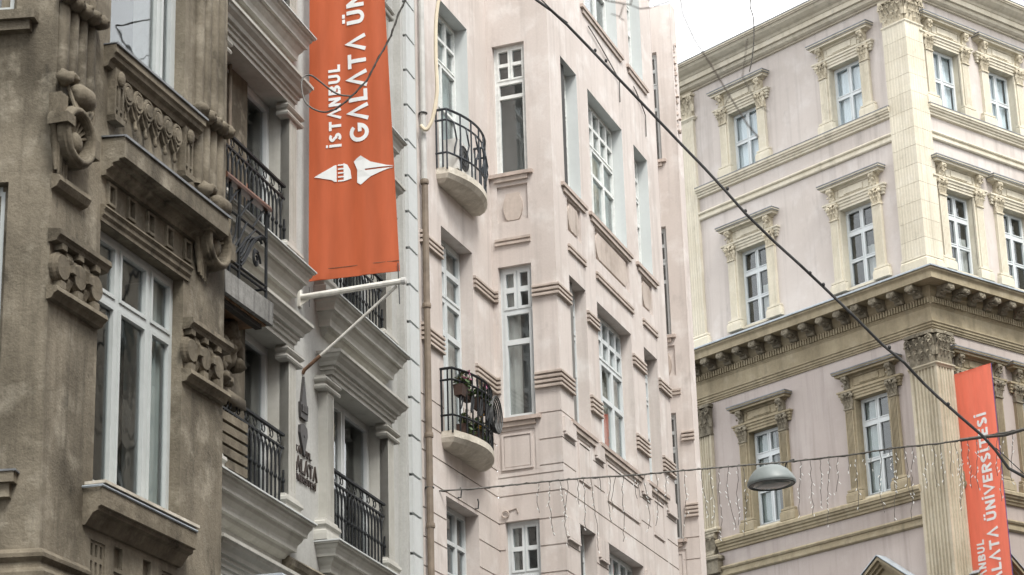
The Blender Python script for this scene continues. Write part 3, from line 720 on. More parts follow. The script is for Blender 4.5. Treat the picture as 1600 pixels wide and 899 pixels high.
for M, ops in ((MC, FOP), (MCC, COP), (MK, [(a_ + .06, b_ + .12, c_, d_) for a_, b_, c_, d_ in COP])):
    for a, b, c, d in ops:
        if c > 11: sill(M, a - (.22 if M is MC else .10), b + (.22 if M is MC else .09), c, .055 if M is MC else .07)

# windows
def topgrid(u0, u1, z0, z1, ncol, nrow, zt, leaf_cols, cross):
    c = lambda n: [u0 + (u1 - u0) * k / n for k in range(1, n)]
    rows = []; zz = z0 + .05
    if cross: rows += [(zz, z0 + cross, c(leaf_cols)), (z0 + cross, zt - .05, c(leaf_cols))]
    else: rows += [(zz, zt - .05, c(leaf_cols))]
    h = (z1 - .06 - zt) / nrow
    for k in range(nrow): rows.append((zt + h * k, zt + h * (k + 1), c(ncol)))
    return rows
def cwin(M, op, nc, nr, th, lc, cross, rec, fr, rev, cur, sash, seed, room='room', depth=.9, rm_=.3):
    a, b, c, d = op
    window(Cb, M, a, b, c, d, rec, topgrid(a, b, c, d, nc, nr, d - th, lc, cross), frame=fr, fw=.055, bar=.02, sash=sash, reveal=rev, curtain=cur, seed=seed, room=room, depth=depth, rm_=rm_)
G = 'green_blind'; W_ = 'curtain'
cwin(Matrix(), WOP[0], 3, 2, .85, 2, 1.35, .22, 'old_white_frame', 'pale_reveal', [(0, 1, G)], .024, 1)
cwin(Matrix(), WOP[1], 2, 2, .95, 2, 1.75, .22, 'white_frame', 'pink_plaster', [(0, 1, W_)], .045, 2)
cwin(Matrix(), WOP[2], 3, 2, 1.05, 2, 0, .22, 'white_frame', 'pink_plaster', [(0, .4, W_)], .03, 3)
cwin(Matrix(), WOP[3], 3, 2, .85, 2, 1.35, .22, 'old_white_frame', 'pale_reveal', None, .024, 4)
cwin(MCC, COP[0], 2, 2, .62, 1, 1.42, .10, 'old_white_frame', 'pink_plaster', None, .03, 5, 'dark_room')
cwin(MCC, COP[1], 2, 2, .72, 1, 1.30, .10, 'white_frame', 'pink_plaster', [(0, .5, W_)], .045, 6)
cwin(MCC, COP[2], 2, 2, .80, 1, .9, .10, 'white_frame', 'pink_plaster', [(0, .25, W_)], .035, 7, 'dark_room')
for k, op in enumerate(FOP):
    up = op[2] > 15; wide = op[1] - op[0] > 1.5
    fr = 'old_white_frame' if up else 'white_frame'
    cwin(MC, op, 5 if wide else 2, 2, .80, 3 if wide else 1, 1.05, .20, fr, 'pale_reveal' if up else 'pink_plaster', [(0, 1, G if k % 2 else W_)] if k % 3 else [(0, .55, W_)], .03 if up else .04, 10 + k)
for k, op in enumerate(COP): cwin(MK, (op[0] + .06, op[1] + .12, op[2], op[3]), 2, 2, .7, 1, 1.2, .12, 'white_frame', 'pink_plaster', [(0, .6, W_)], .035, 30 + k, 'room', .16, .02)

# two small curved balconies
def arc(t, oe=.21, om=.40, u0=.78, u1=2.48): return (u0 + (u1 - u0) * t, oe + (om - oe) * (1 - (2 * t - 1) ** 2))
def balcony(zs, kind, mat):
    n = 22; crv = [arc(i / n) for i in range(n + 1)]
    poly = [(.78, 0)] + crv + [(2.48, 0)]
    m = MB(); z1, z0 = zs, zs - .10
    def inset(k): return [(1.63 + (u - 1.63) * (1 - .05 * k), max(0, o * (1 - .30 * k)) if o > 0 else 0) for u, o in poly]
    rings = [(poly, z1), (poly, z0), (inset(.5), z0 - .07), (inset(1.6), z0 - .13), (inset(2.4), z0 - .145)]
    N_ = len(poly); pts = []
    for r_, z in rings: pts += [(u, o, z) for u, o in r_]
    fs = [(i * N_ + j, i * N_ + j + 1, (i + 1) * N_ + j + 1, (i + 1) * N_ + j) for i in range(len(rings) - 1) for j in range(N_ - 1)] + [tuple(range(N_)), tuple(range((len(rings) - 1) * N_, len(rings) * N_))]
    m.add(pts, fs).jit(.006, 7, kind)
    b = obj('balcony', m, 'worn_slab', Cb)
    for k, z in enumerate((zs + .97, zs + .79, zs + .24)):
        p = [(.78, 0, z), (.78, .19, z)] + [(u, o - .02, z) for u, o in crv] + [(2.48, .19, z), (2.48, 0, z)]
        obj('rail', MB().tube(p, .017 if k else .021, 6), mat, b)
    nb = 11
    for i in range(nb + 1):
        u, o = arc(i / nb); o -= .02
        if kind == 0 and i % 2 == 1:
            q = [(u, o, zs + .24), (u, o + .012, zs + .36), (u + .045, o + .03, zs + .50), (u - .035, o + .03, zs + .66), (u, o, zs + .79)]
        else: q = [(u, o, zs - .04), (u, o, zs + .5), (u, o, zs + .97)]
        obj('bar', MB().tube(q, .0145, 5), mat, b)
    for oo in (.02, .12):
        for uu in (.78, 2.48): obj('bar', MB().tube([(uu, oo, zs), (uu, oo, zs + .97)], .0145, 5), mat, b)
    if kind == 1:
        for i in range(6):
            u, o = arc((i + .6) / 6.6); o -= .01
            q = [(u + .085 * math.sin(a) * (1 - a / 12), o + .012, zs + .52 + .17 * math.cos(a * .8)) for a in [x * .45 for x in range(16)]]
            obj('scroll', MB().tube(q, .013, 5), mat, b)
    return b
balcony(15.46, 0, 'blue_iron'); balcony(11.23, 1, 'iron')
# downpipes where the pink and the grey facades meet
dp = MB().tube([(.10, .07, 14.95), (.10, .07, 20), (.10, .07, 24)], .045, 10); obj('downpipe', dp, 'grey_pipe', Cb)
dp = MB().tube([(.08, .08, 2.0), (.08, .08, 9), (.10, .08, 15.0)], .052, 10)
d2 = obj('downpipe', dp, 'brown_pipe', Cb)
for z in (9.6, 10.95, 12.95, 14.93): obj('pipe_collar', MB().lathe((.09, .08, z), [(.0, 0), (.064, 0), (.068, .03), (.064, .07), (.0, .07)], 'z', 12), 'brown_pipe', d2)
for z in (10.2, 16.1, 18.2): obj('pipe_clip', MB().torus((.10, .07, z), .06, .012, 12, 5, axis='z'), 'dark_metal', d2)
# loose bits on the plaster: little hooks, an old pipe stub, drooping flex under the top windows
for u, z in ((2.15, 10.33), (1.42, 10.34)): obj('hook', MB().tube([(u, 0, z + .02), (u, .05, z + .02), (u, .06, z + .12), (u, .045, z + .17)], .012, 5), 'dark_metal', Cb)
obj('pipe_stub', MB().torus((.12, .02, 10.48), .055, .012, 16, 6).tube([(.17, .01, 10.53), (.30, .01, 10.56), (.33, .01, 10.48)], .008, 5), 'pink_trim', Cb, MCC)
for a, b, z in ((2.25, 4.05, 19.74), (4.98, 5.7, 19.70)):
    q = [(a + (b - a) * t, .03, z - .02 - .30 * t * t - .05 * math.sin(3 * t)) for t in [k / 10 for k in range(11)]] + [(b + .01, .02, z - .75)]
    obj('loose_flex', MB().tube(q, .011, 5), 'wire', Cb, MC)
# ---------------------------------------------------------------- grey stone building with pilastered French windows
Bb = thing('grey_building', 'pale grey stone building with fluted pilasters, moulded hoods and black window railings', 'building', FB.M)
BCS = (-2.97, -6.72); BHW = 1.08; BST = 3.243; BZ = [8.44 + BST * k for k in (-2, -1, 0, 1, 2, 3)]
ops = [(c - BHW, c + BHW, z + .02, z + 2.17, None) for c in BCS for z in BZ]
obj('wall', MB().wall(-9.2, 0, 0, 22.5, ops, thick=-.4), 'grey_stone', Bb)
obj('roof', MB().box(-9.2, 0, -8, -.02, 22.45, 22.5), 'dark_lead', Bb)
# sill block, hood, pilasters, railing: one set of shapes shared by every window (z relative to the sill top, centre u = 0)
sb = MB().ret(-1.14, 1.14, [(.33, -.012), (.33, -.035), (.30, -.04), (.295, -.075), (.27, -.10), (.25, -.15), (.25, -.185), (.215, -.19), (.20, -.235), (.16, -.285), (.15, -.33), (.15, -.37), (.10, -.375), (.085, -.42), (.045, -.46), (0, -.47)])
sf = MB().ret(-1.14, 1.14, [(0, .012), (.345, .004), (.345, -.014), (.32, -.014)])
hd = MB().ret(-1.06, 1.06, [(0, 2.56), (.335, 2.515), (.335, 2.475), (.315, 2.465), (.30, 2.43), (.25, 2.385), (.235, 2.34), (.20, 2.335), (.20, 2.29), (.175, 2.28), (.17, 2.23), (.145, 2.225), (.145, 2.165), (0, 2.165)])
ps = MB().wall(-.12, .12, .30, 1.98, [(-.09 + .05 * k, -.09 + .05 * k + .026, .36, 1.94, .108) for k in range(4)], base=.125, thick=0)
pc = MB()
pc.ret(-.115, .115, [(.125, 1.985), (.155, 1.99), (.165, 2.015), (.155, 2.04), (.13, 2.05), (.13, 2.07), (.16, 2.085), (.175, 2.11), (.165, 2.135), (.14, 2.145), (.14, 2.165), (0, 2.165), (0, 1.985)][::-1])
pb = MB().ret(-.115, .115, [(.125, .30), (.13, .27), (.16, .25), (.165, .21), (.14, .18), (.14, .15), (.17, .13), (.175, .09), (.175, .012), (0, .012)])
shared = {}
for n_, m_, a_ in (('sill_block', sb, 'grey_trim'), ('flashing', sf, 'white_block'), ('hood', hd, 'grey_trim'), ('pilaster', ps, 'grey_trim'), ('capital', pc, 'grey_trim'), ('pilaster_base', pb, 'grey_trim')):
    me = m_.mesh(n_); me.materials.append(MATS[a_]); shared[n_] = me
def rail_mesh():
    d = {}
    d['rail'] = MB().box(-1.04, 1.04, -.022, .022, 1.02, 1.05).box(-1.04, 1.04, -.012, .012, .86, .885).box(-1.04, 1.04, -.012, .012, .05, .075)
    bar = MB().tube([(0, 0, .05), (0, 0, .60)], .0135, 5); bar.lathe((0, 0, .44), [(0, 0), (.016, 0), (.024, .02), (.024, .035), (.016, .055), (0, .055)], 'z', 7)
    d['bar'] = bar
    a = MB()
    P = 2.08 / 16
    for sx in (-1, 1): a.tube([(0, 0, .60)] + [(sx * P * .5 * (1 - math.cos(t * math.pi / 2)) * 2, 0, .60 + .27 * math.sin(t * math.pi / 2)) for t in (.25, .5, .75, 1.0)], .0125, 4)
    d['arch'] = a
    sc = MB()
    sc.torus((0, 0, .955), .045, .008, 12, 4); sc.tube([(-.09, 0, .885), (-.05, 0, .95), (-.09, 0, 1.02)], .007, 4)
    d['scroll'] = sc
    out = {}
    for k, m in d.items(): me = m.mesh(k); me.materials.append(MATS['iron']); out[k] = me
    return out
RM = rail_mesh()
for ci, c in enumerate(BCS):
    for k, z in enumerate(BZ):
        M = T(c, 0, z)
        sbo = obj('sill_block', shared['sill_block'], None, Bb, M); obj('flashing', shared['flashing'], None, sbo)
        obj('hood', shared['hood'], None, Bb, M)
        for sx in (-1, 1):
            p = obj('pilaster', shared['pilaster'], None, Bb, M @ T(sx * (BHW + .12), 0, 0))
            obj('capital', shared['capital'], None, p); obj('pilaster_base', shared['pilaster_base'], None, p)
        if k in (0, 5): continue
        u0, u1, z0, z1 = c - BHW, c + BHW, z + .02, z + 2.17
        cur = [(.02, .40, 'cream_curtain', .45, 1)] if (ci == 0 and k == 2) else [(.1, .5, 'green_blind')]
        window(Bb, Matrix(), u0, u1, z0, z1, .157, [(z0 + .04, z1 - .06, [c])], frame='metal_frame', fw=.07, bar=.05, sash=.045, curtain=cur, reveal='grey_trim', seed=50 + k, room='dark_room', revo=.12, bottom=False)
        r = obj('railing', RM['rail'], None, Bb, M @ T(0, .07, 0))
        for i in range(17): obj('bar', RM['bar'], None, r, T(-1.04 + 2.08 * i / 16, 0, 0))
        for i in range(1, 16): obj('arch', RM['arch'], None, r, T(-1.04 + 2.08 * i / 16, 0, 0))
        for i in range(8): obj('scroll', RM['scroll'], None, r, T(-.91 + .26 * i, 0, 0))
# end pier: rusticated white blocks on a plain strip
q = obj('quoin_strip', MB().box(-1.06, -.50, -.01, .11, 0, 22.4), 'grey_stone', Bb)
qb = MB().box(-.95, -.54, .10, .165, 0, .528).jit(.002, 4); qm = qb.mesh('block'); qm.materials.append(MATS['white_block'])
for k in range(-13, 22): obj('block', qm, None, q, T(0, 0, 10.16 + .5665 * k))
obj('joint_bed', MB().box(-.945, -.545, .10, .118, 2.8, 22.3), 'dark_room', q)
obj('end_wall', MB().box(-.50, .02, -.6, -.01, 0, 22.4), 'grey_stone', Bb)
# wall string below, remains of an older cornice
old = MB().sweep([(-5.55, 0), (-3.9, 0)], [(.10, 8.02), (.13, 7.98), (.10, 7.92), (.06, 7.88), (.05, 7.80), (0, 7.78)]).jit(.02, 9)
obj('broken_cornice', old, 'stone', Bb)
# glazed canopy edge low on the wall
cz = 7.62
cu = -7.62; cz = 7.30
cn = obj('canopy', MB().tube([(cu, .02, cz), (cu, .8, cz), (cu + 5, .8, cz)], .028, 6), 'lead', Bb)
obj('canopy_post', MB().tube([(cu, .8, cz), (cu, .8, cz - .5)], .025, 6), 'lead', cn)
obj('canopy_glass', MB().box(cu + .02, cu + 5, .02, .78, cz - .03, cz - .02), 'glass', cn)

# ---------------------------------------------------------------- lettering made of strokes
def arcp(cx, cz, rx, rz, a0, a1, n=10): return [(cx + rx * math.cos(R(a0 + (a1 - a0) * k / n)), cz + rz * math.sin(R(a0 + (a1 - a0) * k / n))) for k in range(n + 1)]
def glyph(ch, w_):                                  # strokes in a cell 1 high; returns (strokes, advance)
    h = w_ / 2
    if ch == 'I': return [[(h, 0), (h, 1)]], w_
    if ch == 'i': return [[(h, 0), (h, 1)], [(h, 1.10), (h, 1.25)]], w_
    if ch == 'T': return [[(0, 1 - h), (.72, 1 - h)], [(.36, 0), (.36, 1)]], .72
    if ch == 'A': return [[(.03, 0), (.38, .97), (.73, 0)]], .76
    if ch == 'V': return [[(.03, 1), (.38, .03), (.73, 1)]], .76
    if ch == 'N': return [[(h, 0), (h, 1)], [(h, .97), (.70 - h, .03)], [(.70 - h, 0), (.70 - h, 1)]], .70
    if ch == 'L': return [[(h, 1), (h, h), (.58, h)]], .58
    if ch == 'E': return [[(.60, 1 - h), (h, 1 - h), (h, h), (.60, h)], [(h, .5), (.54, .5)]], .60
    if ch in 'UW':
        st = [[(h, 1)] + arcp(.35, .35, .35 - h, .35 - h, 180, 360) + [(.70 - h, 1)]]
        if ch == 'W': st += [[(.22, 1.10), (.22, 1.25)], [(.48, 1.10), (.48, 1.25)]]
        return st, .70
    if ch == 'S': return [arcp(.33, .73, .33 - h, .27 - h, 35, 270, 10)[:-1] + arcp(.33, .27, .33 - h, .27 - h, 90, -145, 10)], .66
    if ch == 'G': return [arcp(.46, .5, .46 - h, .5 - h, 42, 350, 18) + [(.92 - h, .46), (.50, .46)]], .92
    if ch == 'B': return [[(.36, h), (h, h), (h, 1 - h), (.36, 1 - h)] + arcp(.36, .75, .24, .25 - h, 90, -90, 8) + [(h, .5)], [(.36, .5)] + arcp(.38, .25 + h * .3, .26, .25 - h * .7, 90, -90, 8)], .68
    if ch == 'R': return [[(h, 0), (h, 1 - h), (.36, 1 - h)] + arcp(.36, .72, .24, .28 - h, 90, -90, 8) + [(h, .44)], [(.36, .44), (.62, 0)]], .66
    return [], .42
def text_strokes(txt, size, wgt, gap=.12):
    out = []; x = 0
    for ch in txt:
        if ch == ' ': x += .42; continue
        st, adv = glyph(ch, wgt)
        out += [[((x + a) * size, b * size) for a, b in s_] for s_ in st]; x += adv + gap
    return out, (x - gap) * size

# bronze letters on the grey wall between the two windows
S = thing('wall_sign', 'dark bronze raised letters and tower emblem between the grey building windows', 'sign', FB.M @ T(-4.87, .0, 9.1))
for txt, z, sz, mat in (('iSTANBUL', .335, .085, 'sign_bronze'), ('GALATA', .10, .175, 'sign_bronze'), ('WNiVERSiTESi', -.02, .082, 'sign_bronze')):
    x = 0; tot = text_strokes(txt, sz, .17, .13)[1]; wd = {'GALATA': .90, 'iSTANBUL': .70, 'WNiVERSiTESi': .85}[txt]; kx = wd / tot
    for ch in txt:
        st, adv = glyph(ch, .17); m = MB()
        for s_ in st: m.ribbon([(-.40 + (x + a) * sz * kx, z + b * sz) for a, b in s_], .17 * sz, .0, .02)
        if m.f: obj('letter', m, mat, S)
        x += adv + .13
tw = MB().extr([(-.115, .80), (.115, .80), (.125, .86), (.13, 1.0), (.09, 1.0), (.0, 1.36), (-.09, 1.0), (-.13, 1.0), (-.125, .86)], 0, .035)
for k in range(4): tw.box(-.095 + .052 * k, -.06 + .052 * k, .03, .05, .88, .97)
obj('tower_emblem', tw, 'sign_grey', S)
nb_ = MB().extr([(-.13, .70), (-.02, .74), (.10, .70), (.12, .60), (.012, .34), (-.012, .34), (-.14, .60)], 0, .035); nb_.lathe((0, .03, .58), [(0, 0), (.02, 0), (.02, .012), (0, .012)], 'o', 8)
obj('nib_emblem', nb_, 'sign_grey', S)

# ---------------------------------------------------------------- vertical banners
def nib(cx, cz, s):     # fountain-pen nib pointing +u
    return [(cx - .42 * s, cz + .26 * s), (cx - .34 * s, cz + .33 * s), (cx - .22 * s, cz + .40 * s), (cx + .05 * s, cz + .20 * s), (cx + .62 * s, cz + .015 * s), (cx + .62 * s, cz - .015 * s), (cx + .05 * s, cz - .20 * s), (cx - .24 * s, cz - .40 * s), (cx - .34 * s, cz - .33 * s), (cx - .30 * s, cz)]
def banner(name, label, M, w_, h, mat, text_scale, wave, logo, top_hem, edge=None, flare=0):
    """local: u across, o towards the viewer of the print, z down from 0"""
    B_ = thing(name, label, 'banner', M)
    def wv(u, z): return wave * (math.sin(u * 9 + .4 * math.sin(z * .6)) * .6 + math.sin(u * 21 + z * .25) * .25) + wave * 1.2 * math.sin(z * .55 + u * 1.1)
    nu, nz = 36, 60; pts = []; fs = []
    for s_ in (0, 1):
        for j in range(nz + 1):
            for i in range(nu + 1): u = w_ * i / nu; z = -h * j / nz; pts.append((u * (1 - flare * (z + h)), wv(u, z) - .003 * s_, z))
    K = (nu + 1) * (nz + 1)
    for s_ in (0, 1):
        for j in range(nz):
            for i in range(nu): a = s_ * K + j * (nu + 1) + i; fs.append((a, a + 1, a + nu + 2, a + nu + 1))
    obj('cloth', MB().add(pts, fs), mat, B_, smooth=True)
    def onto(m, lift):
        me = m.mesh('x'); bm = bmesh.new(); bm.from_mesh(me)
        for cut in range(2):
            es = [e for e in bm.edges if e.calc_length() > .10]
            if es: bmesh.ops.subdivide_edges(bm, edges=es, cuts=1)
        for v in bm.verts: v.co.y = v.co.y - wv(v.co.x, v.co.z); v.co.x *= 1 - flare * (v.co.z + h)
        bm.to_mesh(me); bm.free(); return me
    def put(n, m, mt='print_white'):
        me = onto(m, 0); me.name = n; obj(n, me, mt, B_)
    for txt, ub, z0, sz, wg, gp in text_scale:             # letters run upward: text x -> +z, text y -> -u
        x = 0
        for ch in txt:
            if ch == ' ': x += .42; continue
            st, adv = glyph(ch, wg); m = MB()
            for s_ in st: m.ribbon([(ub - b * sz, z0 + (x + a) * sz) for a, b in s_], wg * sz, .004, .0075)
            if z0 + x * sz < .05: put('letter', m)
            x += adv + gp
    if logo:
        u0, z0, s = logo
        t = MB()                                       # tower lying on its side, spire to the left
        t.extr([(u0 - .62 * s, z0 - .04 * s), (u0 - .17 * s, z0 + .17 * s), (u0 - .11 * s, z0 + .20 * s), (u0 - .04 * s, z0 + .215 * s), (u0 - .04 * s, z0 - .215 * s), (u0 - .11 * s, z0 - .20 * s), (u0 - .17 * s, z0 - .15 * s)], .004, .0075)
        t.extr([(u0 + .14 * s, z0 + .24 * s), (u0 + .24 * s, z0 + .19 * s), (u0 + .31 * s, z0 + .05 * s), (u0 + .34 * s, z0 - .17 * s), (u0 + .14 * s, z0 - .215 * s)], .004, .0075)
        for k in range(5): t.box(u0 - .005 * s, u0 + .012 * s, .004, .0075, z0 + (-.215 + .10 * k) * s, z0 + (-.215 + .10 * k + .032) * s)
        for k in range(5): t.box(u0 + .0 * s, u0 + .14 * s, .004, .0075, z0 + (-.215 + .10 * k) * s, z0 + (-.215 + .10 * k + .034) * s)
        put('tower_emblem', t)
        nm = MB(); P = nib(0, 0, s * .92); cx = u0 + .80 * s; P = [(cx + a, z0 + b) for a, b in P]
        nm.extr(P[:4] + [(cx + .0 * s, z0 + .02 * s), (cx - .30 * s, z0 + .02 * s)], .004, .0075)
        nm.extr([(cx - .30 * s, z0 + .018 * s), (cx - .10 * s, z0 + .018 * s), (cx - .10 * s, z0 - .018 * s), (cx - .30 * s, z0 - .018 * s)], .004, .0075)
        nm.extr([P[3], P[4], (cx + .63 * s, z0 + .02 * s), (cx, z0 + .02 * s)], .004, .0075)
        nm.extr([(cx, z0 - .02 * s), (cx + .63 * s, z0 - .02 * s), P[5], P[6]], .004, .0075)
        nm.extr([(cx - .30 * s, z0 - .02 * s), (cx, z0 - .02 * s), P[6], P[7], P[8]], .004, .0075)
        put('nib_emblem', nm)
    if edge:
        e = MB().box(w_ - .02, w_ + .012, -.012, -.004, -h, 0); put('edge_tape', e, edge)
    for zz in ((0,) if top_hem else ()) + (-h,): put('hem', MB().box(0, w_, -.008, .008, zz - .005, zz + .07 if zz < 0 else zz + .005), mat)
    put('seam', MB().box(0, w_, .001, .004, -h + .135, -h + .142), 'rust')
    return B_
# banner over the grey facade: it hangs square to the wall, seen face on
uP, zP = -4.98, 11.48
MBn = FB.M @ T(uP, 0, zP) @ RZ(-90)                   # local u -> outward from the wall, print side towards the viewer
BW, BH = 1.21, 7.2
banner('hanging_banner', 'tall orange vertical banner with white lettering hanging from a pole on the grey building', MBn @ T(.135, 0, .20 + BH), BW, BH,
       'banner_orange', [('iSTANBUL', .475, -BH + 1.80, .178, .215, .22), ('GALATA WNiVERSiTESi', .88, -BH + 1.83, .285, .195, .165)], .014, (.42, -BH + 1.43, .55), False, flare=.034)
# its lower pole and brace
bp_ = thing('banner_pole', 'weathered white pole with a diagonal brace holding the orange banner bottom', 'pole', FB.M @ T(uP, 0, zP))
obj('pole', MB().tube([(0, .03, 0), (0, 1.40, .05)], .038, 10), 'white_pipe', bp_)
obj('wall_plate', MB().box(-.05, .05, 0, .03, -.13, .10).side([(.03, -.11), (.03, .04), (.16, .04), (.16, -.03)], -.008, .008), 'white_pipe', bp_)
obj('brace', MB().tube([(.12, 0.03, -.93), (.09, .55, -.55), (.04, 1.30, .01)], .020, 8), 'white_pipe', bp_)
obj('brace_foot', MB().tube([(.125, 0.0, -.98), (.12, .03, -.93), (.105, .25, -.77)], .024, 8), 'rust', bp_)
obj('end_cap', MB().lathe((0, 1.38, .05), [(0, 0), (.048, 0), (.048, .05), (0, .06)], 'o', 10), 'grey_pipe', bp_)
obj('tie_wire', MB().tube([(0, 1.33, .30), (0, 1.345, -.25)], .008, 5).tube([(0, .14, .12), (0, .14, -.14)], .006, 5), 'dark_metal', bp_)
# banner on the corner building
MDn = FD.M @ RZ(90) @ T(.50, .06, 17.22) @ RZ(-90)
banner('hanging_banner', 'orange banner with white lettering beside the corner pilaster of the lilac building', MDn, 1.10, 7.6, 'banner_orange_lit',
       [('iSTANBUL', .42, -5.2, .20, .215, .2), ('GALATA WNiVERSiTESi', .84, -5.25, .29, .205, .165)], .010, None, True, edge='purple_edge')
bp2 = thing('banner_bracket', 'short dark bracket at the top of the orange corner banner', 'bracket', FD.M @ RZ(90) @ T(.54, .06, 17.22))
obj('arm', MB().tube([(0, .0, .01), (0, 1.14, .01)], .014, 6), 'dark_metal', bp2)
obj('plate', MB().box(-.04, .04, -.0, .04, -.05, .05), 'dark_metal', bp2)
# ---------------------------------------------------------------- weathered stone building with carved bay
Ab = thing('stone_building', 'soot-stained brown stone building with carved wheels, discs and a projecting window bay', 'building', FA.M)
MS = RZ(-77)                                       # canted near side of the bay
AOP = [(1.0, 2.89, 7.52, 10.22), (1.08, 2.82, 12.14, 15.2), (1.07, 2.89, 2.6, 5.6)]
rc = [(a, b, c, d, None) for a, b, c, d in AOP]
for k in range(5): rc += [(1.10 + .44 * k, 1.27 + .44 * k, 10.44, 10.68, .03), (1.125 + .44 * k, 1.245 + .44 * k, 10.47, 10.65, -.04), (1.15 + .44 * k, 1.23 + .44 * k, 10.49, 10.64, -.012)]
for a in (1.0, 2.52):                               # slotted panels under the sill
    rc += [(a, a + .30, 6.45, 6.96, -.015)]
    for k in range(3): rc += [(a + .02 + .10 * k, a + .07 + .10 * k, 6.50, 6.76, -.07), (a + .02 + .10 * k, a + .07 + .10 * k, 6.81, 6.93, -.07)]
rc += [(1.48, 1.66, 6.78, 6.99, -.05), (2.10, 2.28, 6.78, 6.99, -.05), (1.48, 2.28, 6.30, 6.74, -.02)]
w0 = MB().wall(0, 3.92, 0, 16.2, rc, thick=-.65)
obj('wall', w0, 'stone', Ab)
obj('wall', MB().wall(3.90, 5.80, 0, 16.2, [], base=-.60, thick=-1.6), 'stone', Ab)
obj('wall', MB().wall(-2.2, 0, 0, 16.2, [(-1.6, -.43, 7.9, 10.3, None), (-1.6, -.43, 12.14, 15.2, None)]), 'stone', Ab, MS)
obj('wall', MB().wall(-14, -.47, 0, 16.2, [(-1.9 - 2.6 * k, -.9 - 2.6 * k, z_, z_ + 2.5, None) for k in range(4) for z_ in (7.6, 12.1)], base=-2.14, thick=-2.5, holeside=-2.4), 'stone', Ab)
for k in range(4):
    for z_ in (7.6, 12.1): obj('window', MB().wall(-1.9 - 2.6 * k, -.9 - 2.6 * k, z_, z_ + 2.5, [(-1.83 - 2.6 * k, -1.43 - 2.6 * k, z_ + .07, z_ + 2.43, -2.46), (-1.37 - 2.6 * k, -.97 - 2.6 * k, z_ + .07, z_ + 2.43, -2.46)], base=-2.40), 'lamp_glass', Ab)
obj('back_wall', MB().box(-14, 5.8, -9, -8.9, 0, 16.2), 'stone', Ab)
obj('roof', MB().box(-.3, 5.8, -9, -.3, 16.15, 16.2), 'dark_lead', Ab); obj('roof', MB().box(-14, -.3, -9, -2.14, 16.15, 16.2), 'dark_lead', Ab)
# windows
a, b, c, d = AOP[0]
window(Ab, Matrix(), a, b, c, d, .125, [(c + .05, 9.50, [1.62, 2.32]), (9.58, d - .07, [1.62, 2.32])], frame='grey_frame', fw=.06, bar=.09, sash=.038, reveal='stone', curtain=[(.86, .98, 'green_blind')], room='dark_room', seed=80, depth=1.2)
a, b, c, d = AOP[1]
window(Ab, Matrix(), a, b, c, d, .125, [(c + .05, d - .07, [2.42])], frame='grey_frame', fw=.09, bar=.06, sash=.05, reveal='stone', room='dark_room', seed=81)
for op in ((-1.6, -.43, 7.9, 10.3), (-1.6, -.43, 12.14, 15.2)):
    window(Ab, MS, *op, .12, [(op[2] + .05, op[3] - .06, [-1.0])], frame='grey_frame', fw=.06, bar=.05, sash=.04, reveal='stone', room='dark_room', seed=82)
# main sill with its white cap, the ledge, the upper sill
sl = MB().side([(-.05, 7.45), (.20, 7.43), (.20, 7.235), (.165, 7.225), (.16, 7.19), (.11, 7.17), (.03, 7.06), (-.05, 7.05)], .82, 2.90).jit(.004, 5)
so = obj('sill', sl, 'stone_carved', Ab)
obj('sill_cap', MB().box(.84, 2.92, -.12, .225, 7.455, 7.485), 'worn_slab', so); obj('sill_edge', MB().tube([(.80, .0, 7.425), (.80, .205, 7.425), (2.90, .205, 7.42)], .014, 6), 'lead', so)
lg = MB().side([(-.05, 11.10), (.265, 11.085), (.265, 10.865), (.20, 10.86), (.195, 10.835), (.13, 10.83), (.125, 10.79), (.06, 10.76), (.05, 10.71), (-.05, 10.70)], .97, 3.45).jit(.006, 4)
lo_ = obj('ledge', lg, 'stone', Ab)
obj('ledge_flashing', MB().side([(-.02, 11.135), (.285, 11.105), (.285, 11.078), (.27, 11.078), (.27, 11.09), (-.02, 11.12)], .955, 3.47), 'dark_lead', lo_)
us_ = MB().side([(-.05, 12.15), (.15, 12.135), (.15, 12.05), (.125, 12.03), (.115, 11.99), (.07, 11.965), (.05, 11.91), (-.05, 11.89)], .95, 3.08).jit(.005, 4)
uo = obj('upper_sill', us_, 'stone_carved', Ab)
obj('sill_flashing', MB().side([(-.1, 12.165), (.17, 12.15), (.17, 12.125), (.155, 12.125), (.155, 12.14), (-.1, 12.15)], .94, 3.10), 'dark_lead', uo)
obj('window_head', MB().side([(0, 10.40), (.05, 10.39), (.07, 10.36), (.045, 10.33), (.045, 10.29), (.02, 10.26), (.02, 10.22), (0, 10.22)], .98, 3.0).jit(.004, 6), 'stone_carved', Ab)
# frieze of pendants between the upper sill and the ledge
pd = MB()
pd.lathe((0, .045, 0), [(.08, 0), (.08, .03), (.07, .04), (0, .042)], 'o', 18); pd.torus((0, .06, 0), .092, .02, 18, 6, oval=1.15)
pd.extr([(-.10, .02), (-.10, -.10), (-.06, -.18), (0, -.22), (.06, -.18), (.10, -.10), (.10, .02)], .0, .045); pd.extr([(-.05, -.11), (0, -.16), (.05, -.11), (.0, -.19)], .045, .07)
pd.tube([(0, .03, -.2), (0, .035, -.27)], .02, 6); pd.blob((0, .04, -.29), (.026, .026, .034), 8, 6)
pd.box(-.105, .105, 0, .03, .06, .14)
pdm = pd.jit(.004, 14).mesh('pendant'); pdm.materials.append(MATS['stone_carved'])
for k in range(6): obj('pendant', pdm, None, Ab, T(1.385 + .232 * k, .0, 11.755))
bk_ = MB().wall(-.10, .10, -.40, .13, [(-.07, -.025, -.30, -.06, .03), (.02, .065, -.30, -.06, .03), (-.07, -.025, -.38, -.33, .03), (.02, .065, -.38, -.33, .03)], base=.085, thick=0)
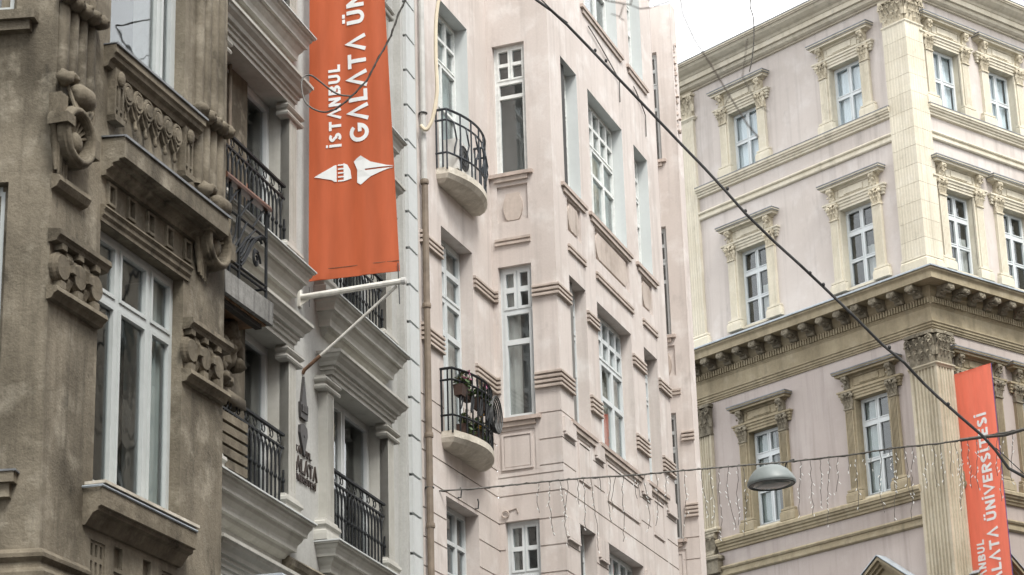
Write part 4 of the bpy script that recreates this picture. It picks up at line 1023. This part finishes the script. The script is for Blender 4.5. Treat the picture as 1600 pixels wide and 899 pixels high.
bk_.blob((0, .10, .03), (.07, .035, .085), 12, 8); bk_.extr([(-.12, -.40), (.12, -.40), (.10, -.46), (-.10, -.46)], 0, .10)
bkm = bk_.jit(.003, 12).mesh('slotted_bracket'); bkm.materials.append(MATS['stone_carved'])
for u in (1.165, 2.80): obj('slotted_bracket', bkm, None, Ab, T(u, 0, 11.80))
# fluted piers with a twisted garland
def pier(uc):
    for k in range(4):
        u = uc - .27 + .18 * k
        obj('flute', MB().lathe((u, .0, 11.42), [(.055, 0), (.075, .06), (.075, .74), (.06, .79)], 'z', 12).jit(.004, 8, k), 'stone', Ab, smooth=True)
        obj('flute', MB().lathe((u, .0, 12.34), [(.06, 0), (.075, .04), (.078, 3.8), (.06, 3.85)], 'z', 12).jit(.004, 8, k), 'stone', Ab, smooth=True)
    gm = MB()
    for k in range(5):
        a_ = (k - 2) / 2
        gm.blob((uc - .34 + .17 * k, .09, 12.27 - .025 * (1 - a_ * a_)), (.115, .09, .085), 10, 7, .25, k)
        gm.tube([(uc - .40 + .17 * k, .02, 12.20), (uc - .33 + .17 * k, .17, 12.27), (uc - .26 + .17 * k, .05, 12.34)], .022, 6)
    obj('garland', gm.jit(.008, 12), 'stone_carved', Ab, smooth=True)
pier(.36); pier(3.42)
# wheels: ring, hub and rays on a drum, with rolls and blocks above and a fluted tail below
def wheel(uc, zc, left):
    root_ = obj('wheel_ornament', MB().lathe((uc, 0, zc), [(.315, 0), (.315, .15), (.29, .17), (.225, .17), (.215, .03), (0, .03)], 'o', 28).jit(.004, 9), 'stone_carved', Ab)
    obj('ring', MB().torus((uc, .17, zc), .262, .036, 30, 9).jit(.005, 10), 'stone_carved', root_, smooth=True)
    obj('hub', MB().blob((uc + .0, .11, zc - .06), (.10, .07, .115), 14, 9).jit(.004, 10), 'stone_carved', root_, smooth=True)
    for k in range(9):
        t = R(20 + 17 * k); obj('ray', MB().tube([(uc + .06 * math.cos(t), .09, zc - .02 + .06 * math.sin(t)), (uc + .22 * math.cos(t), .11, zc + .20 * math.sin(t))], .017, 5), 'stone_carved', root_)
    rl = MB().lathe((uc - .11, .14, zc + .44), [(0, -.02), (.07, 0), (.115, .06), (.12, .24), (.08, .32), (0, .34)], 'u', 14).jit(.010, 9); obj('roll', rl, 'stone_carved', root_, smooth=True)
    rl = MB().blob((uc - .22, .10, zc + .56), (.09, .09, .085), 10, 7, .4, 2).blob((uc - .05, .08, zc + .62), (.10, .07, .06), 10, 7, .5, 5).jit(.01, 12); obj('leaf_cluster', rl, 'stone_carved', root_, smooth=True)
    for k in range(4): obj('stalk', MB().tube([(uc - .16 + .05 * k, .10, zc + .50 - .02 * k), (uc - .10 + .05 * k, .17, zc + .24)], .020, 6), 'stone_carved', root_)
    obj('strap', MB().torus((uc + .10, .13, zc + .36), .22, .026, 16, 6, a0=-60, a1=80).tube([(uc + .16, .14, zc + .20), (uc + .32, .12, zc + .40)], .026, 6), 'stone_carved', root_)
    for bb in ((uc - .36, uc - .20, 0, .22, zc + .03, zc + .13), (uc - .34, uc - .20, 0, .13, zc + .13, zc + .36), (uc + .26, uc + .36, 0, .20, zc - .12, zc + .08)): obj('block', MB().box(*bb).jit(.006, 8), 'stone_carved', root_)
    for k in range(5):
        obj('tail_flute', MB().tube([(uc - .33 + .055 * k, .05, zc + .02), (uc - .31 + .055 * k, .06, zc - .20), (uc - .22 + .05 * k, .03, zc - .40 - .02 * k)], .034, 7, [1, 1, .45]), 'stone_carved', root_, smooth=True)
wheel(.22, 10.80, True); wheel(3.42, 10.80, False)
cb = MB().side([(0, 10.36), (.08, 10.34), (.10, 10.28), (.06, 10.22), (0, 10.20)], -.02, .62).jit(.008, 6); obj('corbel', cb, 'stone_carved', Ab)
# bands of round bosses on both piers
def boss_band(u0, n, pitch, uL, uR):
    bs = obj('boss_band', MB().side([(-.01, 9.79), (.12, 9.775), (.13, 9.72), (.10, 9.69), (.085, 9.66), (-.01, 9.65)], uL, uR).jit(.006, 6), 'stone_carved', Ab)
    obj('shelf', MB().side([(-.01, 9.215), (.10, 9.20), (.115, 9.15), (.07, 9.12), (.05, 9.08), (-.01, 9.07)], uL, uR - .03).jit(.006, 6), 'stone_carved', bs)
    for k in range(n):
        u = u0 + pitch * k
        obj('boss', MB().lathe((u, .0, 9.43), [(.155, 0), (.155, .04), (.145, .05), (.13, .058), (.122, .085), (0, .088)], 'o', 22).jit(.003, 9), 'stone_carved', bs)
        for zz, h_ in ((9.60, .06), (9.21, .07)): obj('peg', MB().box(u - .05, u + .05, 0, .09, zz, zz + h_).jit(.003, 8), 'stone_carved', bs)
        if k < n - 1:
            m = MB().box(u + pitch / 2 - .045, u + pitch / 2 + .045, 0, .115, 9.41, 9.49)
            obj('peg', m.jit(.003, 8), 'stone_carved', bs)
            for q_ in range(4): obj('reed', MB().tube([(u + pitch / 2 - .045 + .03 * q_, .03, 9.62), (u + pitch / 2 - .045 + .03 * q_, .055, 9.55), (u + pitch / 2 - .02 + .014 * q_, .03, 9.47)], .017, 5), 'stone_carved', bs); obj('reed', MB().tube([(u + pitch / 2 - .045 + .03 * q_, .03, 9.40), (u + pitch / 2 - .045 + .03 * q_, .055, 9.34), (u + pitch / 2 - .02 + .014 * q_, .02, 9.24)], .017, 5), 'stone_carved', bs)
boss_band(.14, 3, .335, -.02, 1.03); boss_band(2.98, 3, .325, 2.89, 3.92)
# low course on the bay, side ledges
lc = MB().sweep([(-.45, -1.95), (0, 0), (.85, 0)], [(0, 6.66), (.05, 6.65), (.10, 6.60), (.10, 6.56), (.06, 6.52), (.07, 6.47), (.12, 6.42), (.12, 6.34), (0, 6.30)]).jit(.014, 6); obj('low_course', lc, 'stone_carved', Ab)
obj('side_ledge', MB().box(-1.7, -.20, -.05, .15, 11.98, 12.08).box(-1.7, -.26, -.05, .10, 11.88, 11.985).jit(.005, 5), 'stone', Ab, MS)
obj('side_sill', MB().box(-1.7, -.22, -.05, .12, 7.27, 7.37).box(-1.7, -.27, -.05, .08, 7.14, 7.275).jit(.005, 5), 'stone', Ab, MS)
obj('side_flashing', MB().box(-1.7, -.20, -.05, .135, 7.372, 7.39), 'dark_lead', Ab, MS)
# iron balcony in the recess to the right of the bay
bal = obj('balcony', MB().box(3.94, 5.27, -.60, 0, 10.42, 10.69).jit(.012, 5), 'balcony_stone', Ab)
obj('soffit_board', MB().box(3.96, 5.20, -.58, -.06, 10.395, 10.418), 'old_board', bal); obj('soffit_strip', MB().box(3.96, 5.12, -.16, -.08, 10.34, 10.394), 'dark_board', bal)
obj('handrail', MB().side([(-.07, 11.80), (.02, 11.80), (.03, 11.83), (.01, 11.87), (-.05, 11.875), (-.075, 11.84)], 3.93, 5.16), 'wood_rail', bal)
ir = lambda n_, q_, r_=.012: obj(n_, MB().tube(q_, r_ * 1.45, 6), 'iron', bal)
for z in (11.46, 10.86, 10.80): ir('rail', [(3.95, -.03, z), (5.12, -.03, z)], .011)
for u in (3.97, 4.10, 4.36, 5.12): ir('post', [(u, -.03, 10.69), (u, -.03, 11.80)], .014)
ir('rail', [(5.12, -.03, 11.46), (5.12, -.58, 11.46)]); ir('rail', [(5.12, -.03, 10.83), (5.12, -.58, 10.83)])
for k, (u0, u1, b_) in enumerate(((4.40, 5.10, .16), (4.40, 4.98, .30), (4.38, 4.80, .44), (4.37, 4.62, .50))):
    ir('whiplash', [(u0 + (u1 - u0) * t ** .8, -.025, 10.88 + (.55 - .10 * k) * math.sin(t * math.pi * .62) + .05 * k) for t in [j / 12 for j in range(13)]], .012)
for k in range(3): ir('scroll', [(4.82 + .12 * math.cos(t) * (1 - t / 9), -.02, 11.08 + .13 * math.sin(t) * (1 - t / 9) + .02 * k) for t in [j * .5 + k for j in range(13)]], .010)
for k in range(4): ir('brace', [(3.99 + .05 * k, -.025, 10.88), (4.12 + .12 * k, -.02, 11.20), (4.05 + .25 * k, -.025, 11.46)], .010)
for k in range(3): ir('brace', [(4.0 + .36 * k, -.025, 11.46), (4.18 + .36 * k, -.02, 11.66), (4.34 + .36 * k, -.025, 11.80)], .010)
# stepped block, conduit and brick edge on the recessed strip
for k in range(5): obj('stepped_bar', MB().box(4.42, 5.24 - .0 * k, -.60, -.30, 8.60 + .135 * k, 8.70 + .135 * k).jit(.006, 6, k), 'stone_carved', Ab)
obj('stepped_core', MB().box(4.46, 5.18, -.60, -.37, 8.60, 9.28), 'stone_carved', Ab)
gr_ = MB()
for k in range(14):
    rr = random.Random(k + 5); gr_.blob((4.45 + rr.random() * .75, -.42 + rr.random() * .08, 9.55 + rr.random() * .75), (.09 + rr.random() * .06, .10, .09 + rr.random() * .07), 9, 7, .5, k)
gr_.box(4.42, 5.28, -.60, -.34, 9.42, 9.55)
obj('carved_cluster', gr_.jit(.02, 9), 'stone_carved', Ab, smooth=True)
obj('conduit', MB().tube([(5.22, -.565, 2), (5.22, -.565, 16)], .022, 8), 'brown_pipe', Ab)
for k in range(9):
    z = 12.30 + .085 * k; rr = random.Random(k); obj('brick', MB().box(5.72, 5.83 + rr.random() * .04, -.70, -.62, z, z + .06).jit(.006, 9, k), 'brick_red', Ab)
# ---------------------------------------------------------------- things on the pink balconies
ac = thing('air_conditioner', 'off-white air conditioner box standing on the upper curved balcony', 'air conditioner', FCW.M @ T(1.02, .02, 15.46))
obj('casing', MB().box(0, .72, .02, .26, .05, .56), 'ac_white', ac); obj('grille', MB().torus((.26, .262, .30), .20, .012, 20, 5).torus((.26, .262, .30), .12, .010, 16, 5).torus((.26, .262, .30), .05, .010, 12, 5), 'dark_metal', ac)
obj('fan', MB().lathe((.26, .258, .30), [(0, 0), (.19, 0), (.19, .004), (0, .004)], 'o', 20), 'dark_metal', ac)
for x in (.06, .62): obj('foot', MB().box(x, x + .06, .03, .25, 0, .05), 'dark_metal', ac)
def foliage(m, c, r, n, seed, s=.045):
    rr = random.Random(seed)
    for k in range(n):
        d = Vector((rr.gauss(0, 1), rr.gauss(0, 1), rr.gauss(0, .8))); d = d.normalized() * (rr.random() ** .5)
        p = Vector((c[0] + d.x * r[0], c[1] + d.y * r[1], c[2] + d.z * r[2])); a = rr.uniform(0, 6.28); t = rr.uniform(-.9, .9); q = s * rr.uniform(.6, 1.3)
        e1 = Vector((math.cos(a), math.sin(a), t * .5)) * q; e2 = Vector((-math.sin(a) * .5, math.cos(a) * .5, t)) * q * .6
        m.add([tuple(p - e1), tuple(p + e2), tuple(p + e1), tuple(p - e2)], [(0, 1, 2, 3)])
def planter(name, label, u, o, z, w_, seed, flow, fr=(.22, .10, .16)):
    t = thing(name, label, 'planter', FCW.M @ T(u, o, z))
    obj('trough', MB().side([(-.08, .17), (.08, .17), (.06, 0), (-.06, 0)], -w_ / 2, w_ / 2).jit(.003, 9), 'terracotta', t)
    m = MB(); foliage(m, (0, 0, .27), (w_ / 2, fr[1], fr[2]), 170, seed); foliage(m, (.05, .05, .12), (w_ / 2, .08, .12), 60, seed + 9); obj('foliage', m, 'leaf', t, kind='stuff')
    m = MB(); foliage(m, (0, .02, .24), (w_ / 2, fr[1], .15), 40, seed + 3); obj('dry_leaves', m, 'leaf_dry', t, kind='stuff')
    for k in range(5):
        rr = random.Random(seed * 5 + k); m = MB()
        foliage(m, (rr.uniform(-w_ / 2, w_ / 2), rr.uniform(0, .1), .22 + rr.random() * .2), (.028, .028, .028), 12, seed + k, .025); obj('blossom', m, flow, t)
    for k in range(6):
        rr = random.Random(seed * 7 + k); x = rr.uniform(-w_ / 2, w_ / 2); obj('stem', MB().tube([(x, 0, .1), (x + .03, .02, .3), (x + rr.uniform(-.08, .08), .04, .42)], .005, 4), 'leaf_dry', t)
planter('flower_box', 'brown flower box with leafy geraniums near the left end of the lower balcony rail', 1.13, .24, 11.80, .48, 3, 'petal_pink')
planter('flower_box', 'flower box with pink blossoms at the far end of the lower balcony rail', 1.85, .26, 11.78, .46, 5, 'petal_pink')
planter('floor_pot', 'pot of white and pink flowers on the lower balcony floor by the window', 1.25, .20, 11.24, .30, 8, 'petal_white', (.15, .08, .12))
planter('floor_pot', 'pot of long green leaves on the lower balcony floor at its far end', 1.75, .24, 11.24, .34, 11, 'petal_yellow', (.16, .08, .16))
hc = thing('hose_coil', 'coil of dark hose hung over the far end of the lower balcony rail', 'hose', FCW.M @ T(2.12, .36, 12.02))
for k in range(5): obj('loop', MB().torus((.02 * k - .04, .015 * k - .02, -.27 + .012 * k), .17 + .012 * k, .012, 22, 6, oval=1.35).jit(.006, 3, k), 'dark_metal', hc)
hz = thing('beige_hose', 'beige flexible hose hanging beside the upper balcony window', 'hose', Matrix())
def wpath(L, rng): return [tuple(pt(x, y, r_ if isinstance(r_, (int, float)) else rng)) for x, y, r_ in L]
def wtube(m, P, r_, n=6): m.tube([(p[0], -p[1], p[2]) for p in P], r_, n); return m
def smooth_path(L, k=4):
    out = []
    for i in range(len(L) - 1):
        p0, p1, p2, p3 = L[max(i - 1, 0)], L[i], L[i + 1], L[min(i + 2, len(L) - 1)]
        for j in range(k):
            t = j / k; out.append(tuple(.5 * (2 * b + (c - a) * t + (2 * a - 5 * b + 4 * c - d) * t * t + (3 * b - a - 3 * c + d) * t ** 3) for a, b, c, d in zip(p0, p1, p2, p3)))
    return out + [tuple(L[-1])]
rg = 32.9
obj('hose', wtube(MB(), wpath(smooth_path([(690, -14, rg), (684, 8, rg), (681, 40, rg), (681, 90, rg), (683, 135, rg), (681, 160, rg), (676, 185, rg), (670, 199, rg), (664, 203, rg), (657, 196, rg)]), rg), .030, 7), 'hose', hz)
# ---------------------------------------------------------------- wires across the street
ca = thing('overhead_cable', 'thick black cable running diagonally across the street past the corner building', 'cable', Matrix())
cp_ = [(700, -120, 29.5), (800, -32, 29.5), (838, 0, 29.6), (862, 17, 29.6), (886, 39, 29.7), (920, 74, 29.8), (956, 112, 29.8), (1000, 158, 29.9), (1060, 221, 30), (1100, 262, 30), (1135, 300, 30), (1165, 334, 30), (1210, 378, 30.1), (1250, 414, 30.1), (1284, 446, 30.2), (1330, 490, 30.2), (1378, 538, 30.3), (1412, 566, 30.3), (1442, 598, 30.4), (1465, 620, 30.4), (1500, 651, 30.4), (1535, 681, 30.4), (1555, 703, 30.4), (1576, 732, 30.4), (1600, 745, 30.3), (1680, 790, 30)]
opp = lambda t_, z_: tuple(FA.n * 5.6 + FA.u * t_ + Vector((0, 0, z_)))      # a fixing point on the row across the street
obj('cable', wtube(MB(), [tuple(FB.at(-2.0, .05, 18.6))] + wpath(cp_, 30) + [opp(30, 8.2)], .021, 8), 'black_cable', ca)
obj('thin_wire', wtube(MB(), wpath([(830, -20, 29.4), (846, 0, 29.5), (866, 20, 29.6), (887, 36, 29.7)], 30), .009, 5), 'black_cable', ca)
obj('thin_wire', wtube(MB(), wpath([(1556, 700, 30.3), (1580, 722, 30.3), (1605, 745, 30.3)], 30), .007, 5), 'black_cable', ca)
for x, y in ((930, 81), (947, 97), (1137, 297), (1266, 429), (1287, 447), (1482, 634), (1165, 332), (1390, 545)):
    p = pt(x, y, 30); m = MB(); m.blob((p.x, -p.y, p.z + .02), (.022, .022, .03), 6, 5); obj('cable_clip', m, 'black_cable', ca)
lw = [(655, 769, 33.4), (740, 764, 33.8), (800, 758, 34), (860, 752, 34.3), (910, 747.5, 34.6), (1000, 742, 35), (1060, 736, 35.4), (1120, 731, 35.7), (1165, 727, 36), (1206, 724, 36), (1240, 721, 36), (1330, 711, 35.6), (1400, 700, 35.2), (1470, 693, 34.8), (1536, 682, 34.4), (1600, 671, 34), (1700, 655, 33.5)]
SL = thing('light_string', 'span wire hung with a curtain of tiny white fairy lights across the street', 'string lights', Matrix())
obj('span_wire', wtube(MB(), wpath(lw, 35) + [opp(34, 10.4)], .013, 6), 'wire', SL)
tw_ = [(x, y + 1.6 * math.sin(i * 1.9), r_) for i, (x, y, r_) in enumerate(smooth_path(lw, 8))]
obj('lead', wtube(MB(), wpath(tw_, 35), .008, 5), 'wire', SL)
bw = [(1500, 688, 34.5), (1536, 683, 34.4), (1570, 680, 34.2), (1600, 671, 34), (1700, 650, 33.5)]
obj('cable_bundle', wtube(MB(), wpath(bw, 35) + [opp(34, 10.5)], .026, 6), 'wire', SL)
def lwy(x):
    for (x0, y0, r0), (x1, y1, r1) in zip(lw, lw[1:]):
        if x0 <= x <= x1: t = (x - x0) / (x1 - x0); return y0 + (y1 - y0) * t, r0 + (r1 - r0) * t
    return lw[-1][1:]
rr = random.Random(4); x = 842
while x < 1590:
    if not (1160 < x < 1246):
        y0, r0 = lwy(x); L_ = rr.uniform(40, 115) if rr.random() < .8 else rr.uniform(15, 40)
        n = max(3, int(L_ / 7)); P = []; xx = x
        for k in range(n + 1):
            P.append((xx, y0 + L_ * k / n, r0)); xx += rr.uniform(-2.2, 2.2) + .35
        m = MB(); wtube(m, wpath(P, 35), .0045, 4)
        s_ = obj('strand', m, 'wire', SL)
        bl = MB()
        for k in range(1, n + 1):
            if rr.random() < .6:
                q = pt(P[k][0] + rr.uniform(-3, 3), P[k][1] + rr.uniform(-2, 2), r0); a_ = rr.uniform(-1, 1)
                bl.tube([(q.x - .012 * a_, -q.y, q.z), (q.x + .02 * a_, -q.y, q.z - .035)], .0062, 4)
        if bl.f: obj('bulbs', bl, 'bulb_white', s_, kind='stuff')
    x += rr.uniform(7, 17) if x < 1010 or x > 1080 else rr.uniform(16, 30)
# dome lamp on the span wire
LP = pt(1206, 757, 36)
la = thing('street_lamp', 'grey dome street lamp hanging from the span wire', 'street lamp', Matrix.Translation(LP) @ Matrix.Rotation(R(-3), 4, 'Y'))
obj('shade', MB().lathe((0, 0, 0), [(.372, -.012), (.388, 0), (.39, .025), (.378, .06), (.335, .14), (.275, .215), (.205, .265), (.13, .292), (.06, .302), (0, .304)], 'z', 40), 'lamp_shell', la, smooth=True)
obj('lens', MB().lathe((0, 0, 0), [(.335, .012), (.30, -.012), (.20, -.032), (.1, -.042), (0, -.045)], 'z', 36), 'lamp_glass', la, smooth=True)
obj('lens_ring', MB().torus((0, 0, .0), .355, .020, 40, 8, axis='z'), 'dark_metal', la, smooth=True)
obj('hanger', MB().box(-.05, .05, -.03, .03, .26, .31).tube([(0, 0, .28), (0, 0, .34)], .016, 6), 'dark_metal', la)
obj('feed_cable', MB().tube([(.20, 0, .23), (.25, 0, .27), (.27, .0, .33), (.33, 0, .36), (.40, 0, .37)], .013, 6).lathe((.21, 0, .20), [(0, 0), (.028, 0), (.028, .05), (0, .06)], 'z', 8), 'black_cable', la)
# loop of twisted wire in front of the orange banner
lpn = [(640, 0), (600, 80), (565, 175), (545, 230), (500, 310), (450, 400), (410, 480), (350, 548), (300, 598), (240, 648), (190, 676), (140, 685), (90, 672), (50, 648), (22, 612), (8, 560), (4, 510), (14, 475), (35, 460), (70, 465), (125, 505), (185, 552), (240, 580), (310, 588)]
wl_ = thing('wire_loop', 'twisted wire hanging in a loose loop in front of the orange banner', 'wire', Matrix())
pp = smooth_path([(470 + a_ / 3.906, b_ / 3.906, 25.5 + .03 * i) for i, (a_, b_) in enumerate([(720, -170), (680, -80)] + lpn)], 5)
obj('wire', wtube(MB(), [tuple(FB.at(-1.2, .1, 18.0))] + wpath(pp, 26), .011, 6), 'wire', wl_)
pq = [(x_ + 1.1 * math.sin(i * 1.1), y_ + 1.1 * math.cos(i * 1.1), r_) for i, (x_, y_, r_) in enumerate(pp[:62])]
obj('twist', wtube(MB(), wpath(pq, 26), .009, 5), 'black_cable', wl_)
hw_ = thing('hanging_wire', 'thin dark wire dangling against the white sky above the roof cornice', 'wire', Matrix())
obj('wire', wtube(MB(), wpath(smooth_path([(1168, -60, 30), (1173, -10, 30), (1172, 10, 30), (1177, 28, 30), (1178, 60, 30), (1175, 92, 30), (1171, 112, 30)], 4), 30)[::-1] + [tuple(FC.at(3.0, .05, 23.2))], .009, 5), 'wire', hw_)
# bare tree beside the viewer: only its outermost twigs reach into the picture, out of focus
tp = Vector((5.2, 8.6, 0)); tr = thing('bare_tree', 'out-of-focus thin bare twigs against the sky at the top', 'tree', Matrix.Translation(tp))
obj('trunk', MB().tube([(0, 0, 0), (.05, .0, 2.2), (-.1, .05, 4.2), (-.5, -.1, 5.9)], .11, 10, [1.2, 1, .75, .45]), 'bark', tr)
def tw(L, r_, rng): return [tuple(Vector(pt(x_, y_, rng)) - tp) for x_, y_ in L]
tip = Vector(pt(1000, -45, 9)) - tp
obj('limb', MB().tube([(-.45, .1, 5.8), ((-.45 + tip.x) / 2, .0 + (.1 - tip.y) / 2, 5.9), (tip.x, -tip.y, tip.z)], .03, 7, [1, .6, .25]), 'bark', tr)
for L_, r_ in (([(1000, -45), (1010, -5), (1022, 10), (1046, 2), (1060, -10)], .0035), ([(1000, -45), (985, 8), (1000, 14), (1018, 12)], .003), ([(985, 8), (950, 2), (930, -6)], .003), ([(975, 6), (968, 28), (975, 32)], .0025), ([(968, 26), (955, 22)], .002),
               ([(1060, -30), (1066, 20), (1085, 62), (1110, 100), (1140, 150), (1168, 195), (1185, 215)], .0035), ([(1140, 150), (1128, 175)], .0022), ([(1168, 60), (1160, 120), (1185, 165), (1200, 175)], .0022), ([(1140, -20), (1110, 20), (1080, 30)], .002)):
    P = tw(smooth_path([(a_, b_, 0) for a_, b_ in L_], 4) if False else L_, r_, 9)
    obj('twig', MB().tube([(p[0], -p[1], p[2]) for p in P], r_, 5), 'bark', tr)
# bare street tree further along on the other side, mirrored in the panes of the stone bay
bt = thing('bare_street_tree', 'tall bare street tree mirrored in the panes of the stone bay window', 'tree', Matrix.Translation((15.6, 40.8, 0)))
segs = {'trunk': MB(), 'crown': MB()}
def grow(p, d, L_, r_, lvl, rnd):
    q = p + d * L_; mid = p + d * L_ * .5 + Vector((rnd.uniform(-.06, .06), rnd.uniform(-.06, .06), 0)) * L_
    segs['trunk' if lvl < 1 else 'crown'].tube([(v.x, -v.y, v.z) for v in (p, mid, q)], r_, 5 if lvl < 3 else 3, [1, .85, .68])
    if lvl == 6: return
    for k in range(3 if lvl in (0, 1, 4) else 2):
        ax = Vector((rnd.uniform(-1, 1), rnd.uniform(-1, 1), rnd.uniform(-.2, .75))).normalized()
        nd = (d * .62 + ax * .62).normalized(); grow(q if k else p + d * L_ * .8, nd, L_ * rnd.uniform(.62, .82), r_ * .64, lvl + 1, rnd)
grow(Vector((0, 0, 0)), Vector((.03, .02, 1)).normalized(), 6.5, .20, 0, random.Random(12))
obj('trunk', segs['trunk'], 'bark', bt); obj('crown', segs['crown'], 'bark', bt)
# ---------------------------------------------------------------- the row across the street (outside the frame; it shades the street and shows in the panes)
sn = FA.n; su = FA.u
for i, (t0, t1, h_, mt, dist, lab) in enumerate(((-14, 4, 21.5, 'far_plaster', 5.6, 'tan plastered building across the street behind the viewer'), (4.1, 24, 22.5, 'far_brick', 5.9, 'brick-coloured building across the street facing the stone bay'), (24.1, 56, 23.0, 'far_plaster', 5.7, 'tan building across the street facing the pink apartments'))):
    L_ = t1 - t0; org = sn * dist + su * t1; F = Fac(17.73 + 180, (org.x, org.y))
    t = thing('opposite_building', lab, 'building', F.M)
    n = int(L_ // 2.6); ops = []
    for k in range(n):
        uc = (k + .5) * L_ / n
        for f_ in range(int(h_ // 3.7)): ops.append((uc - .55, uc + .55, 1.0 + 3.7 * f_, 3.2 + 3.7 * f_, None))
    obj('wall', MB().wall(0, L_, 0, h_, ops, thick=-6, holeside=-.3), mt, t)
    obj('roof', MB().box(0, L_, -6, .35, h_, h_ + .4), mt, t)
    for a, b, c, d, _ in ops: obj('window', MB().box(a, b, -.3, -.24, c, d), 'lamp_glass', t)
